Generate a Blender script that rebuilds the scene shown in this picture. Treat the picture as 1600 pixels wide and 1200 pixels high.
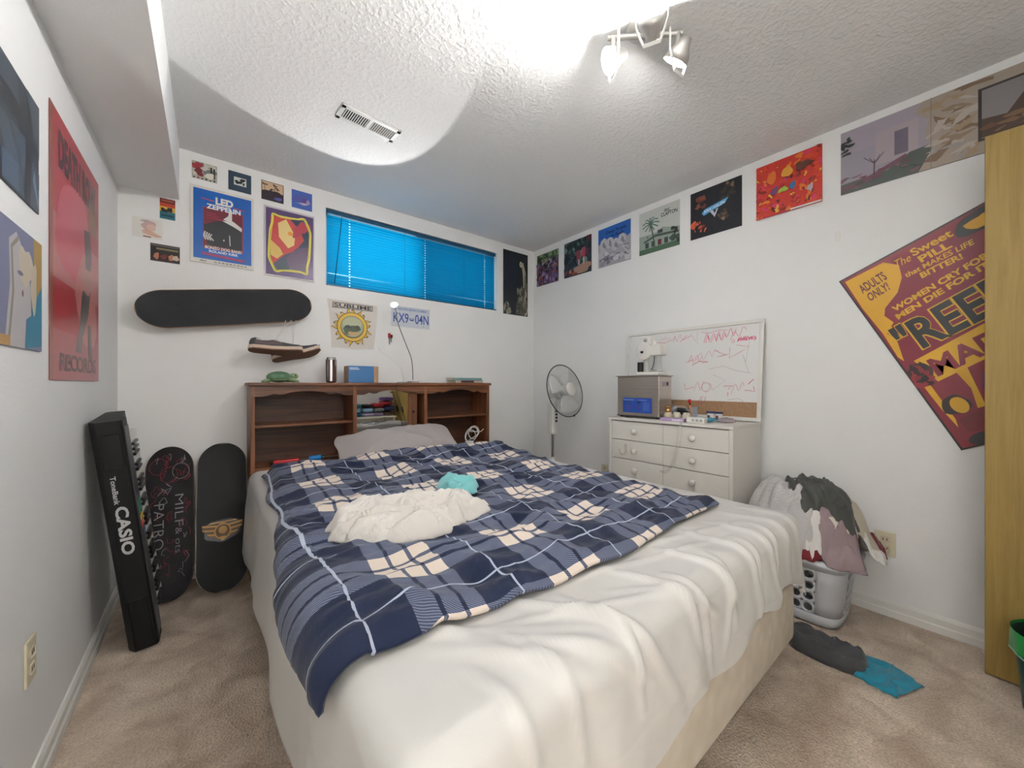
import bpy, bmesh, math, random
from mathutils import Vector, Matrix, Euler, noise

for o in list(bpy.data.objects):
    bpy.data.objects.remove(o)
SC = bpy.context.scene
COL = SC.collection
PI = math.pi
H = 2.415            # ceiling height
XL, XR = -0.37, 2.52  # left / right wall
YB, YF = 2.8, -0.75   # back / front wall

# ------------------------------------------------------------------ camera
cam_d = bpy.data.cameras.new('camera')
cam = bpy.data.objects.new('camera', cam_d)
COL.objects.link(cam)
cam.location = (0, 0, 1.1)
cam.rotation_euler = (PI / 2, 0, -math.atan(473 / 590))
cam_d.sensor_fit = 'HORIZONTAL'
cam_d.sensor_width = 36
cam_d.lens = 590 / 1600 * 36
cam_d.clip_start = 0.02
SC.camera = cam

# ------------------------------------------------------------------ world, light levels
BULB = 300.0       # radiance of the ceiling bulbs
HALL_FILL = 450.0       # radiance of the fill lamp added in the unseen hallway
LED_W = 16.0        # spot watts of the little reading lamp
world = bpy.data.worlds.new('world')
SC.world = world
world.use_nodes = True
bg = world.node_tree.nodes['Background']
bg.inputs[0].default_value = (0.80, 0.92, 1.0, 1)
bg.inputs[1].default_value = 2.0
SC.view_settings.view_transform = 'Standard'
SC.view_settings.look = 'None'
SC.view_settings.exposure = 0.80
SC.view_settings.gamma = 1.0
SC.view_settings.use_curve_mapping = False


# ------------------------------------------------------------------ materials
def lin(c):
    if isinstance(c, str):
        c = tuple(int(c[i:i + 2], 16) for i in (0, 2, 4))
    r = []
    for x in c[:3]:
        x = x / 255
        r.append(x / 12.92 if x <= 0.04045 else ((x + 0.055) / 1.055) ** 2.4)
    return tuple(r) + (1.0,)


MATS = {}


def mat(name, col, rough=0.6, metal=0.0, spec=0.5, var=0.0, vscale=8.0, bump=0.0, bscale=80.0, sheen=0.0,
        emit=None, estr=0.0, stretch=None, coat=0.0, detail=4.0):
    if name in MATS:
        return MATS[name]
    m = bpy.data.materials.new(name)
    m.use_nodes = True
    nt = m.node_tree
    b = nt.nodes['Principled BSDF']
    c = lin(col)
    b.inputs['Base Color'].default_value = c
    b.inputs['Roughness'].default_value = rough
    b.inputs['Metallic'].default_value = metal
    b.inputs['Specular IOR Level'].default_value = spec
    if sheen:
        b.inputs['Sheen Weight'].default_value = sheen
    if coat:
        b.inputs['Coat Weight'].default_value = coat
    if emit is not None:
        b.inputs['Emission Color'].default_value = lin(emit)
        b.inputs['Emission Strength'].default_value = estr
    src = None
    if var or bump:
        tc = nt.nodes.new('ShaderNodeTexCoord')
        mp = nt.nodes.new('ShaderNodeMapping')
        nt.links.new(tc.outputs['Object'], mp.inputs[0])
        if stretch:
            mp.inputs['Scale'].default_value = stretch
        src = mp.outputs[0]
    if var:
        n = nt.nodes.new('ShaderNodeTexNoise')
        n.inputs['Scale'].default_value = vscale
        n.inputs['Detail'].default_value = detail
        nt.links.new(src, n.inputs['Vector'])
        r = nt.nodes.new('ShaderNodeValToRGB')
        r.color_ramp.elements[0].position = 0.3
        r.color_ramp.elements[1].position = 0.7
        r.color_ramp.elements[0].color = tuple(max(0, x * (1 - var)) for x in c[:3]) + (1,)
        r.color_ramp.elements[1].color = tuple(min(1, x * (1 + var)) for x in c[:3]) + (1,)
        nt.links.new(n.outputs[0], r.inputs[0])
        nt.links.new(r.outputs[0], b.inputs['Base Color'])
    if bump:
        n2 = nt.nodes.new('ShaderNodeTexNoise')
        n2.inputs['Scale'].default_value = bscale
        n2.inputs['Detail'].default_value = 3
        nt.links.new(src, n2.inputs['Vector'])
        bp = nt.nodes.new('ShaderNodeBump')
        bp.inputs['Strength'].default_value = min(1, bump)
        bp.inputs['Distance'].default_value = 0.01 if bump <= 1 else 0.01 * bump
        nt.links.new(n2.outputs[0], bp.inputs['Height'])
        nt.links.new(bp.outputs[0], b.inputs['Normal'])
    MATS[name] = m
    return m


def ink(c, rough=0.45):
    key = 'ink_' + (c if isinstance(c, str) else '%02x%02x%02x' % tuple(c)) + ('' if rough == 0.45 else '_%d' % (rough * 100))
    return mat(key, c, rough)


def wood_mat(name, dark, light, axis, rough=0.45, scale=7.0, freq=26.0):
    """procedural grain running along the given axis"""
    if name in MATS:
        return MATS[name]
    m = bpy.data.materials.new(name)
    m.use_nodes = True
    nt = m.node_tree
    b = nt.nodes['Principled BSDF']
    b.inputs['Roughness'].default_value = rough
    tc = nt.nodes.new('ShaderNodeTexCoord')
    mp = nt.nodes.new('ShaderNodeMapping')
    s = [freq, freq, freq]
    s['xyz'.index(axis)] = freq * 0.055
    mp.inputs['Scale'].default_value = s
    nt.links.new(tc.outputs['Object'], mp.inputs[0])
    n = nt.nodes.new('ShaderNodeTexNoise')
    n.inputs['Scale'].default_value = 1.0
    n.inputs['Detail'].default_value = 6
    n.inputs['Roughness'].default_value = 0.65
    n.inputs['Distortion'].default_value = 0.9
    nt.links.new(mp.outputs[0], n.inputs['Vector'])
    r = nt.nodes.new('ShaderNodeValToRGB')
    r.color_ramp.elements[0].position = 0.32
    r.color_ramp.elements[0].color = lin(dark)
    r.color_ramp.elements[1].position = 0.68
    r.color_ramp.elements[1].color = lin(light)
    nt.links.new(n.outputs[0], r.inputs[0])
    nt.links.new(r.outputs[0], b.inputs['Base Color'])
    bp = nt.nodes.new('ShaderNodeBump')
    bp.inputs['Strength'].default_value = 0.15
    bp.inputs['Distance'].default_value = 0.002
    nt.links.new(n.outputs[0], bp.inputs['Height'])
    nt.links.new(bp.outputs[0], b.inputs['Normal'])
    MATS[name] = m
    return m


def clear_mat(name, tint, fac=0.12, rough=0.05, body=0.0):
    """thin clear plastic or pane: mostly transparent with a glossy film"""
    if name in MATS:
        return MATS[name]
    m = bpy.data.materials.new(name)
    m.use_nodes = True
    nt = m.node_tree
    nt.nodes.clear()
    out = nt.nodes.new('ShaderNodeOutputMaterial')
    t = nt.nodes.new('ShaderNodeBsdfTransparent')
    t.inputs[0].default_value = lin(tint)
    g = nt.nodes.new('ShaderNodeBsdfPrincipled')
    g.inputs['Base Color'].default_value = lin(tint)
    g.inputs['Roughness'].default_value = rough
    mx = nt.nodes.new('ShaderNodeMixShader')
    mx.inputs[0].default_value = fac
    nt.links.new(t.outputs[0], mx.inputs[1])
    nt.links.new(g.outputs[0], mx.inputs[2])
    nt.links.new(mx.outputs[0], out.inputs[0])
    MATS[name] = m
    return m


# ------------------------------------------------------------------ mesh builder
WM = {}   # world matrix of each object


class MB:
    def __init__(s):
        s.v, s.f, s.mi, s.sm = [], [], [], []
        s.mats = []
        s.cur = 0
        s.uv = None

    def use(s, m):
        if m not in s.mats:
            s.mats.append(m)
        s.cur = s.mats.index(m)
        return s

    def add(s, vs, fs, smooth=False):
        k = len(s.v)
        s.v += [Vector(p) for p in vs]
        for f in fs:
            s.f.append(tuple(i + k for i in f))
            s.mi.append(s.cur)
            s.sm.append(smooth)
        return s

    def addbm(s, bm, smooth=False, xf=None):
        bm.verts.index_update()
        vs = [(xf @ v.co if xf else v.co.copy()) for v in bm.verts]
        s.add(vs, [[v.index for v in f.verts] for f in bm.faces], smooth)
        bm.free()
        return s

    def box(s, a, b, xf=None):
        (x0, y0, z0), (x1, y1, z1) = a, b
        vs = [Vector(p) for p in ((x0, y0, z0), (x1, y0, z0), (x1, y1, z0), (x0, y1, z0), (x0, y0, z1), (x1, y0, z1), (x1, y1, z1), (x0, y1, z1))]
        if xf:
            vs = [xf @ p for p in vs]
        return s.add(vs, [(0, 3, 2, 1), (4, 5, 6, 7), (0, 1, 5, 4), (1, 2, 6, 5), (2, 3, 7, 6), (3, 0, 4, 7)])

    def rbox(s, a, b, r=0.004, seg=2, xf=None, smooth=False):
        bm = bmesh.new()
        bmesh.ops.create_cube(bm, size=1)
        a, b = Vector(a), Vector(b)
        for v in bm.verts:
            v.co = Vector(((a[i] + b[i]) / 2 + v.co[i] * (b[i] - a[i]) for i in range(3)))
        bmesh.ops.bevel(bm, geom=list(bm.edges), offset=r, segments=seg, affect='EDGES', profile=0.5)
        return s.addbm(bm, smooth, xf)

    def cyl(s, p0, p1, r0, r1=None, n=16, caps=True, smooth=True):
        r1 = r0 if r1 is None else r1
        p0, p1 = Vector(p0), Vector(p1)
        d = (p1 - p0).normalized()
        u = d.orthogonal().normalized()
        w = d.cross(u)
        vs = []
        for p, r in ((p0, r0), (p1, r1)):
            for i in range(n):
                a = 2 * PI * i / n
                vs.append(p + u * (r * math.cos(a)) + w * (r * math.sin(a)))
        s.add(vs, [(i, (i + 1) % n, n + (i + 1) % n, n + i) for i in range(n)], smooth)
        if caps:
            s.add(vs[:n], [tuple(range(n - 1, -1, -1))])
            s.add(vs[n:], [tuple(range(n))])
        return s

    def tube(s, pts, r, n=8, closed=False, smooth=True):
        pts = [Vector(p) for p in pts]
        N = len(pts)
        rs = r if isinstance(r, (list, tuple)) else [r] * N
        vs = []
        u = None
        for i, p in enumerate(pts):
            if closed:
                d = pts[(i + 1) % N] - pts[i - 1]
            else:
                d = pts[min(i + 1, N - 1)] - pts[max(i - 1, 0)]
            d.normalize()
            if u is None:
                u = d.orthogonal().normalized()
            else:
                u = (u - d * u.dot(d))
                u = u.normalized() if u.length > 1e-6 else d.orthogonal().normalized()
            w = d.cross(u)
            for k in range(n):
                a = 2 * PI * k / n
                vs.append(p + u * (rs[i] * math.cos(a)) + w * (rs[i] * math.sin(a)))
        fs = []
        for i in range(N if closed else N - 1):
            j = (i + 1) % N
            for k in range(n):
                fs.append((i * n + k, i * n + (k + 1) % n, j * n + (k + 1) % n, j * n + k))
        if not closed:
            fs.append(tuple(range(n - 1, -1, -1)))
            fs.append(tuple((N - 1) * n + k for k in range(n)))
        return s.add(vs, fs, smooth)

    def lathe(s, prof, c=(0, 0, 0), n=24, axis=(0, 0, 1), smooth=True, sx=1, sy=1):
        c = Vector(c)
        d = Vector(axis).normalized()
        q = Vector((0, 0, 1)).rotation_difference(d)
        vs, fs = [], []
        for (r, z) in prof:
            for i in range(n):
                a = 2 * PI * i / n
                vs.append(c + q @ Vector((r * sx * math.cos(a), r * sy * math.sin(a), z)))
        for j in range(len(prof) - 1):
            for i in range(n):
                k = (i + 1) % n
                fs.append((j * n + i, j * n + k, (j + 1) * n + k, (j + 1) * n + i))
        return s.add(vs, fs, smooth)

    def prism(s, poly, z0, z1, xf=None, smooth_side=False):
        n = len(poly)
        vs = [Vector((p[0], p[1], z0)) for p in poly] + [Vector((p[0], p[1], z1)) for p in poly]
        if xf:
            vs = [xf @ v for v in vs]
        s.add(vs, [tuple(range(n - 1, -1, -1)), tuple(range(n, 2 * n))])
        return s.add(vs, [(i, (i + 1) % n, n + (i + 1) % n, n + i) for i in range(n)], smooth_side)

    def grid(s, nu, nv, fn, smooth=True, cu=False, uvf=None):
        vs = [Vector(fn(i / (nu if cu else nu - 1), j / (nv - 1))) for j in range(nv) for i in range(nu)]
        fs = []
        for j in range(nv - 1):
            for i in range(nu if cu else nu - 1):
                k = (i + 1) % nu
                fs.append((j * nu + i, j * nu + k, (j + 1) * nu + k, (j + 1) * nu + i))
        if uvf:
            s.uv = [uvf(i / (nu - 1), j / (nv - 1)) for j in range(nv) for i in range(nu)]
        return s.add(vs, fs, smooth)

    def sphere(s, c, r, nu=16, nv=10, sc=(1, 1, 1), xf=None):
        c = Vector(c)

        def fn(u, v):
            a, b = 2 * PI * u, PI * (v - 0.5)
            p = Vector((r * sc[0] * math.cos(a) * math.cos(b), r * sc[1] * math.sin(a) * math.cos(b), r * sc[2] * math.sin(b)))
            return c + (xf @ p if xf else p)
        return s.grid(nu, nv, fn, cu=True)

    def mesh(s, name):
        me = bpy.data.meshes.new(name)
        me.from_pydata([tuple(v) for v in s.v], [], s.f)
        for m in s.mats:
            me.materials.append(m)
        me.polygons.foreach_set('use_smooth', s.sm)
        me.polygons.foreach_set('material_index', s.mi)
        if s.uv:
            l = me.uv_layers.new(name='UVMap')
            for lp in me.loops:
                l.data[lp.index].uv = s.uv[lp.vertex_index]
        me.update()
        return me

    def build(s, name, m=None, parent=None, local=False, label=None, cat=None, group=None, kind=None):
        """one mesh object. With a parent the vertices are world coordinates unless local=True."""
        if m is not None and not s.mats:
            s.mats.append(m)
        if parent is not None:
            if not local:
                inv = WM[parent.name].inverted()
                s.v = [inv @ v for v in s.v]
            o = bpy.data.objects.new(name, s.mesh(name))
            COL.objects.link(o)
            o.parent = parent
            WM[o.name] = WM[parent.name]
        else:
            xs = [v.x for v in s.v]; ys = [v.y for v in s.v]; zs = [v.z for v in s.v]
            c = Vector(((min(xs) + max(xs)) / 2, (min(ys) + max(ys)) / 2, min(zs)))
            if kind == 'structure':
                c = Vector((0, 0, 0))
            s.v = [v - c for v in s.v]
            o = bpy.data.objects.new(name, s.mesh(name))
            o.location = c
            COL.objects.link(o)
            WM[o.name] = Matrix.Translation(c)
        if label:
            o['label'] = label
        if cat:
            o['category'] = cat
        if group:
            o['group'] = group
        if kind:
            o['kind'] = kind
        return o


def thing(name, label, cat, loc=(0, 0, 0), rot=(0, 0, 0), group=None, mtx=None, kind=None):
    o = bpy.data.objects.new(name, None)
    o.empty_display_size = 0.05
    COL.objects.link(o)
    if mtx is None:
        mtx = Matrix.Translation(Vector(loc)) @ Euler(rot).to_matrix().to_4x4()
    o.location = mtx.to_translation()
    o.rotation_euler = mtx.to_euler()
    o['label'] = label
    o['category'] = cat
    if group:
        o['group'] = group
    if kind:
        o['kind'] = kind
    WM[o.name] = mtx.copy()
    return o


def share(src, name, parent, mtx):
    """another piece with the same mesh data; mtx is local to the parent"""
    o = bpy.data.objects.new(name, src.data)
    COL.objects.link(o)
    o.parent = parent
    o.matrix_local = mtx
    return o


def frame(o, x, y, z):
    """matrix from origin and axes"""
    m = Matrix.Identity(4)
    for i, a in enumerate((x, y, z)):
        a = Vector(a).normalized()
        for k in range(3):
            m[k][i] = a[k]
    for k in range(3):
        m[k][3] = o[k]
    return m


def solid(o, t, off=-1):
    md = o.modifiers.new('thick', 'SOLIDIFY')
    md.thickness = t
    md.offset = off
    return o


def nz(x, y, z=0.0):
    return noise.noise(Vector((x, y, z)))


def ridge(x, y, z=0.0):
    return 1 - 2 * abs(noise.noise(Vector((x, y, z))))


# ------------------------------------------------------------------ lettering
_TX = {}


def text_geo(body, bold=0.0, shear=0.0):
    key = (body, bold, shear)
    if key not in _TX:
        cu = bpy.data.curves.new('t', 'FONT')
        cu.body = body
        cu.fill_mode = 'FRONT'
        cu.resolution_u = 3
        cu.offset = bold
        cu.shear = shear
        ob = bpy.data.objects.new('t', cu)
        COL.objects.link(ob)
        dg = bpy.context.evaluated_depsgraph_get()
        dg.update()
        me = ob.evaluated_get(dg).to_mesh()
        vs = [v.co.copy() for v in me.vertices]
        fs = [tuple(p.vertices) for p in me.polygons]
        ob.evaluated_get(dg).to_mesh_clear()
        bpy.data.objects.remove(ob)
        bpy.data.curves.remove(cu)
        x0 = min(v.x for v in vs); x1 = max(v.x for v in vs)
        y0 = min(v.y for v in vs); y1 = max(v.y for v in vs)
        vs = [((v.x - x0) / (x1 - x0), (v.y - y0) / (y1 - y0)) for v in vs]
        _TX[key] = (vs, fs)
    return _TX[key]


def put_text(mb, body, p00, p10, p01, m, bold=0.0, shear=0.0):
    """letters fitted to the parallelogram p00 (bottom left), p10 (bottom right), p01 (top left)"""
    vs, fs = text_geo(body, bold, shear)
    p00, p10, p01 = Vector(p00), Vector(p10), Vector(p01)
    mb.use(m)
    mb.add([p00 + (p10 - p00) * x + (p01 - p00) * y for x, y in vs], fs)


class Sheet:
    """a flat printed sheet on a wall: paper, print and lettering"""
    STEP = 0.00005

    def __init__(s, name, label, cat, bl, ux, uy, w, h, paper='e8e4da', thick=0.0015, group=None, rough=0.5):
        ux, uy = Vector(ux).normalized(), Vector(uy).normalized()
        n = ux.cross(uy)
        s.M = frame(Vector(bl) + n * 0.001, ux, uy, n)
        s.root = thing(name, label, cat, mtx=s.M, group=group)
        s.w, s.h = w, h
        s.rough = rough
        s.paper = MB().use(ink(paper, rough)).rbox((0, 0, 0), (w, h, thick), min(0.0006, thick / 3), 1)
        s.pr = MB()
        s.tx = []
        s.z = thick + 0.0002

    def P(s, x, y):
        return Vector((x * s.w, y * s.h, s.z))

    def poly(s, pts, c):
        s.z += s.STEP
        s.pr.use(ink(c, s.rough)).add([s.P(*p) for p in pts], [tuple(range(len(pts)))])

    def rect(s, x0, y0, x1, y1, c):
        s.poly([(x0, y0), (x1, y0), (x1, y1), (x0, y1)], c)

    def ell(s, cx, cy, rx, ry, c, n=20, wob=0.0, seed=0, rot=0.0, clip=True):
        rnd = random.Random(seed)
        ph = [rnd.uniform(0, 6.28) for _ in range(3)]
        pts = []
        for i in range(n):
            a = 2 * PI * i / n
            k = 1 + wob * (math.sin(2 * a + ph[0]) * 0.5 + math.sin(3 * a + ph[1]) * 0.35 + math.sin(5 * a + ph[2]) * 0.3)
            x, y = rx * k * math.cos(a), ry * k * math.sin(a)
            x, y = x * math.cos(rot) - y * math.sin(rot), x * math.sin(rot) + y * math.cos(rot)
            x, y = cx + x, cy + y
            if clip:
                x, y = min(1, max(0, x)), min(1, max(0, y))
            pts.append((x, y))
        s.poly(pts, c)

    def stroke(s, pts, wd, c):
        s.z += s.STEP
        P = [s.P(*p) for p in pts]
        vs = []
        for i, p in enumerate(P):
            d = (P[min(i + 1, len(P) - 1)] - P[max(i - 1, 0)]).normalized()
            q = Vector((-d.y, d.x, 0)) * wd / 2
            vs += [p - q, p + q]
        s.pr.use(ink(c, s.rough)).add(vs, [(2 * i, 2 * i + 2, 2 * i + 3, 2 * i + 1) for i in range(len(P) - 1)])

    def scatter(s, n, cols, box, size, seed, wob=0.5, flat=1.0, rot=None):
        rnd = random.Random(seed)
        for i in range(n):
            cx, cy = rnd.uniform(box[0], box[2]), rnd.uniform(box[1], box[3])
            r = rnd.uniform(*size)
            s.ell(cx, cy, r, r * flat * s.w / s.h, rnd.choice(cols), 10, wob, seed + i, rnd.uniform(0, 3) if rot is None else rot)

    def text(s, body, x0, y0, x1, y1, c, bold=0.02, shear=0.0, rise=0.0):
        s.z += s.STEP
        t = MB()
        put_text(t, body, s.P(x0, y0), s.P(x1, y0 + rise), s.P(x0, y1), ink(c, s.rough), bold, shear)
        s.tx.append(t)

    def done(s, solidity=None):
        s.paper.build('paper', parent=s.root, local=True)
        if s.pr.v:
            s.pr.build('print', parent=s.root, local=True)
        for t in s.tx:
            t.build('lettering', parent=s.root, local=True)
        return s.root


BX, BZ = (1, 0, 0), (0, 0, 1)      # axes of the back wall
RX = (0, -1, 0)                     # right wall: image right is towards the camera
LX = (0, 1, 0)                      # left wall

#---STRUCTURE---
# ------------------------------------------------------------------ room shell
wall_m = mat('wall_paint', (239, 239, 238), 0.62, bump=0.10, bscale=160, var=0.015, vscale=3)
trim_m = mat('trim_paint', (232, 231, 227), 0.4)


def ceiling_mat():
    m = mat('ceiling_texture', (242, 242, 241), 0.8)
    nt = m.node_tree
    b = nt.nodes['Principled BSDF']
    tc = nt.nodes.new('ShaderNodeTexCoord')
    n = nt.nodes.new('ShaderNodeTexNoise')
    n.inputs['Scale'].default_value = 62
    n.inputs['Detail'].default_value = 2.5
    nt.links.new(tc.outputs['Object'], n.inputs['Vector'])
    r = nt.nodes.new('ShaderNodeMapRange')
    r.inputs[1].default_value = 0.45
    r.inputs[2].default_value = 0.68
    nt.links.new(n.outputs[0], r.inputs[0])
    bp = nt.nodes.new('ShaderNodeBump')
    bp.inputs['Strength'].default_value = 0.28
    bp.inputs['Distance'].default_value = 0.006
    nt.links.new(r.outputs[0], bp.inputs['Height'])
    nt.links.new(bp.outputs[0], b.inputs['Normal'])
    return m


def carpet_mat():
    m = mat('carpet_pile', (178, 153, 130), 0.95, spec=0.1, sheen=0.25)
    nt = m.node_tree
    b = nt.nodes['Principled BSDF']
    tc = nt.nodes.new('ShaderNodeTexCoord')
    n1 = nt.nodes.new('ShaderNodeTexNoise'); n1.inputs['Scale'].default_value = 7; n1.inputs['Detail'].default_value = 5
    n1.inputs['Distortion'].default_value = 0.6
    n2 = nt.nodes.new('ShaderNodeTexNoise'); n2.inputs['Scale'].default_value = 140; n2.inputs['Detail'].default_value = 3
    for n in (n1, n2):
        nt.links.new(tc.outputs['Object'], n.inputs['Vector'])
    r1 = nt.nodes.new('ShaderNodeValToRGB')
    r1.color_ramp.elements[0].position = 0.33; r1.color_ramp.elements[0].color = lin((192, 170, 148))
    r1.color_ramp.elements[1].position = 0.66; r1.color_ramp.elements[1].color = lin((236, 217, 196))
    nt.links.new(n1.outputs[0], r1.inputs[0])
    mx = nt.nodes.new('ShaderNodeMix'); mx.data_type = 'RGBA'; mx.blend_type = 'MULTIPLY'
    mx.inputs[0].default_value = 0.6
    nt.links.new(r1.outputs[0], mx.inputs[6])
    r2 = nt.nodes.new('ShaderNodeValToRGB')
    r2.color_ramp.elements[0].position = 0.3; r2.color_ramp.elements[0].color = (0.55, 0.53, 0.51, 1)
    r2.color_ramp.elements[1].position = 0.62; r2.color_ramp.elements[1].color = (1, 1, 1, 1)
    nt.links.new(n2.outputs[0], r2.inputs[0])
    nt.links.new(r2.outputs[0], mx.inputs[7])
    nt.links.new(mx.outputs[2], b.inputs['Base Color'])
    ad = nt.nodes.new('ShaderNodeMath'); ad.operation = 'MULTIPLY_ADD'
    ad.inputs[1].default_value = 2.2
    nt.links.new(n1.outputs[0], ad.inputs[0]); nt.links.new(n2.outputs[0], ad.inputs[2])
    bp = nt.nodes.new('ShaderNodeBump'); bp.inputs['Strength'].default_value = 0.9; bp.inputs['Distance'].default_value = 0.012
    nt.links.new(ad.outputs[0], bp.inputs['Height'])
    nt.links.new(bp.outputs[0], b.inputs['Normal'])
    return m


T = 0.14
HX_, HY_ = 1.7, -2.1      # unseen hallway added behind the viewer for fill light
MB().box((XL - T, YF - T, -0.1), (XR + T, YB + T, 0)).box((XL - T, HY_ - T, -0.1), (HX_ + T, YF - T, 0)).build('floor', carpet_mat(), kind='structure', label='tan cut pile carpet with trodden mottling')
MB().box((XL - T, YF - T, H), (XR + T, YB + T, H + 0.1)).box((XL - T, HY_ - T, H), (HX_ + T, YF - T, H + 0.1)).build('ceiling', ceiling_mat(), kind='structure', label='white knockdown textured ceiling')
MB().box((XL - T, YF - T, 0), (XL, YB + T, H)).build('wall_left', wall_m, kind='structure', label='plain white painted left wall')
MB().box((XR, YF - T, 0), (XR + T, YB + T, H)).build('wall_right', wall_m, kind='structure', label='plain white painted right wall')
MB().box((XL, YF - T, 0), (-0.30, YF, H)).box((0.56, YF - T, 0), (XR, YF, H)).box((-0.30, YF - T, 2.06), (0.56, YF, H)).build('wall_front', wall_m, kind='structure', label='white wall behind the viewer')  # doorway opening added so the hallway fill light can enter
MB().box((XL - T, HY_ - T, 0), (XL, YF - T, H)).box((XL, HY_ - T, 0), (HX_, HY_, H)).box((HX_, HY_ - T, 0), (HX_ + T, YF - T, H)).build('wall_fill_hallway', wall_m, kind='structure', label='added unseen hallway walls bouncing fill light through the doorway')  # hallway shell is added, its white walls bounce the fill lamp
WX0, WX1, WZ0, WZ1 = 0.62, 2.065, 1.775, 2.305
w = MB()
w.box((XL, YB, 0), (WX0, YB + T, H)); w.box((WX1, YB, 0), (XR, YB + T, H))
w.box((WX0, YB, 0), (WX1, YB + T, WZ0)); w.box((WX0, YB, WZ1), (WX1, YB + T, H))
w.build('wall_back', wall_m, kind='structure', label='white back wall with a long high window')
MB().box((XL, YF, 2.125), (-0.13, YB, H)).build('ceiling_soffit', wall_m, kind='structure', label='boxed white soffit along the top of the left wall')


def baseboard(name, p, q, n):
    p, q, n = Vector(p), Vector(q), Vector(n)
    prof = [(0, 0), (0.014, 0), (0.014, 0.030), (0.010, 0.036), (0.010, 0.062), (0.005, 0.074), (0, 0.076)]
    vs = [e + n * a + Vector((0, 0, b)) for e in (p, q) for a, b in prof]
    k = len(prof)
    fs = [(i, (i + 1) % k, k + (i + 1) % k, k + i) for i in range(k)] + [tuple(range(k)), tuple(range(2 * k - 1, k - 1, -1))]
    MB().add(vs, fs).build(name, trim_m, kind='structure')


baseboard('baseboard_left', (XL, YF, 0), (XL, YB, 0), (1, 0, 0))
baseboard('baseboard_right', (XR, YF, 0), (XR, YB, 0), (-1, 0, 0))
baseboard('baseboard_back', (XL, YB, 0), (XR, YB, 0), (0, -1, 0))

# window: vinyl frame with two sliding sashes behind the blind
vin = mat('white_vinyl', (236, 237, 236), 0.35)
wy = YB + 0.085
w = MB()
w.box((WX0, wy, WZ0), (WX0 + 0.035, wy + 0.05, WZ1)); w.box((WX1 - 0.035, wy, WZ0), (WX1, wy + 0.05, WZ1))
w.box((WX0, wy, WZ0), (WX1, wy + 0.05, WZ0 + 0.035)); w.box((WX0, wy, WZ1 - 0.035), (WX1, wy + 0.05, WZ1))
win = w.build('window_1', vin, kind='structure', label='long white vinyl slider window behind the blue blind')
mid = (WX0 + WX1) / 2
MB().box((mid - 0.025, wy - 0.005, WZ0 + 0.03), (mid + 0.025, wy + 0.045, WZ1 - 0.03)).build('meeting_rail', vin, win)
gl = clear_mat('window_glass', (235, 246, 248), 0.05)
MB().box((WX0 + 0.03, wy + 0.02, WZ0 + 0.03), (mid, wy + 0.024, WZ1 - 0.03)).build('pane', gl, win)
MB().box((mid, wy + 0.03, WZ0 + 0.03), (WX1 - 0.03, wy + 0.034, WZ1 - 0.03)).build('pane', gl, win)
MB().box((mid, wy + 0.04, WZ0 + 0.03), (WX1 - 0.03, wy + 0.041, WZ1 - 0.03)).build('insect_screen', clear_mat('screen_mesh', (205, 208, 212), 0.10, 0.9), win)

# open door folded back against the right wall
oak = wood_mat('oak_veneer', (142, 116, 56), (166, 138, 74), 'z', 0.5, freq=42)
dr = thing('door_1', 'flat oak veneer door opened back against the right wall', 'door', (2.31, -0.4, 0), kind='structure')
MB().rbox((2.288, -0.765 + 0.03, 0.008), (2.324, -0.004, 2.035), 0.002, 1).build('door_slab', oak, dr)
brass = mat('brass', (190, 150, 80), 0.3, 1.0)
k = MB()
k.lathe([(0.0, 0), (0.03, 0), (0.03, 0.006), (0.012, 0.01), (0.012, 0.03), (0.024, 0.035), (0.027, 0.05), (0.02, 0.06), (0, 0.062)], (2.288, -0.68, 0.98), 20, (-1, 0, 0))
k.build('door_knob', brass, dr)

#---BLIND---
def blind_material():
    m = bpy.data.materials.new('blind_slat_cyan')
    m.use_nodes = True
    nt = m.node_tree
    nt.nodes.clear()
    out = nt.nodes.new('ShaderNodeOutputMaterial')
    d = nt.nodes.new('ShaderNodeBsdfPrincipled')
    d.inputs['Base Color'].default_value = lin((4, 104, 146))
    d.inputs['Roughness'].default_value = 0.4
    t = nt.nodes.new('ShaderNodeBsdfTranslucent')
    t.inputs[0].default_value = lin((0, 180, 226))
    mx = nt.nodes.new('ShaderNodeMixShader')
    mx.inputs[0].default_value = 0.5
    nt.links.new(d.outputs[0], mx.inputs[1]); nt.links.new(t.outputs[0], mx.inputs[2])
    nt.links.new(mx.outputs[0], out.inputs[0])
    return m


bl_m = blind_material()
rail_m = mat('blind_rail_teal', (10, 78, 112), 0.35)
cord_m = mat('blind_cord', (20, 95, 130), 0.7)
by = YB + 0.022
bl = thing('window_blind', 'cyan blue venetian blind closed over the long window', 'blind', ((WX0 + WX1) / 2, by, WZ0))
MB().rbox((WX0 + 0.004, by - 0.014, WZ1 - 0.030), (WX1 - 0.006, by + 0.016, WZ1 - 0.004), 0.003, 1).build('head_rail', rail_m, bl)
bw = WX1 - WX0 - 0.026
sl = MB().use(bl_m)
def slat_pt(x, v):
    return Vector((x * bw - bw / 2, (v - 0.5) * 0.025, 0.0022 * (1 - (2 * v - 1) ** 2)))
hw_ = 0.0042 / bw
cuts = [0.0]
for fx_ in (0.105, 0.515, 0.925):
    cuts += [fx_ - hw_, fx_ + hw_]
cuts.append(1.0)
rows = [0.0, 0.22, 0.36, 0.64, 0.78, 1.0]
vs, fs = [], []
for x in cuts:
    vs += [slat_pt(x, r) for r in rows]
nr_ = len(rows)
for i in range(len(cuts) - 1):
    for j in range(nr_ - 1):
        if i % 2 == 1 and j == 2:
            continue          # routed cord hole
        fs.append((i * nr_ + j, (i + 1) * nr_ + j, (i + 1) * nr_ + j + 1, i * nr_ + j + 1))
sl.add(vs, fs, True)
first = None
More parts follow.
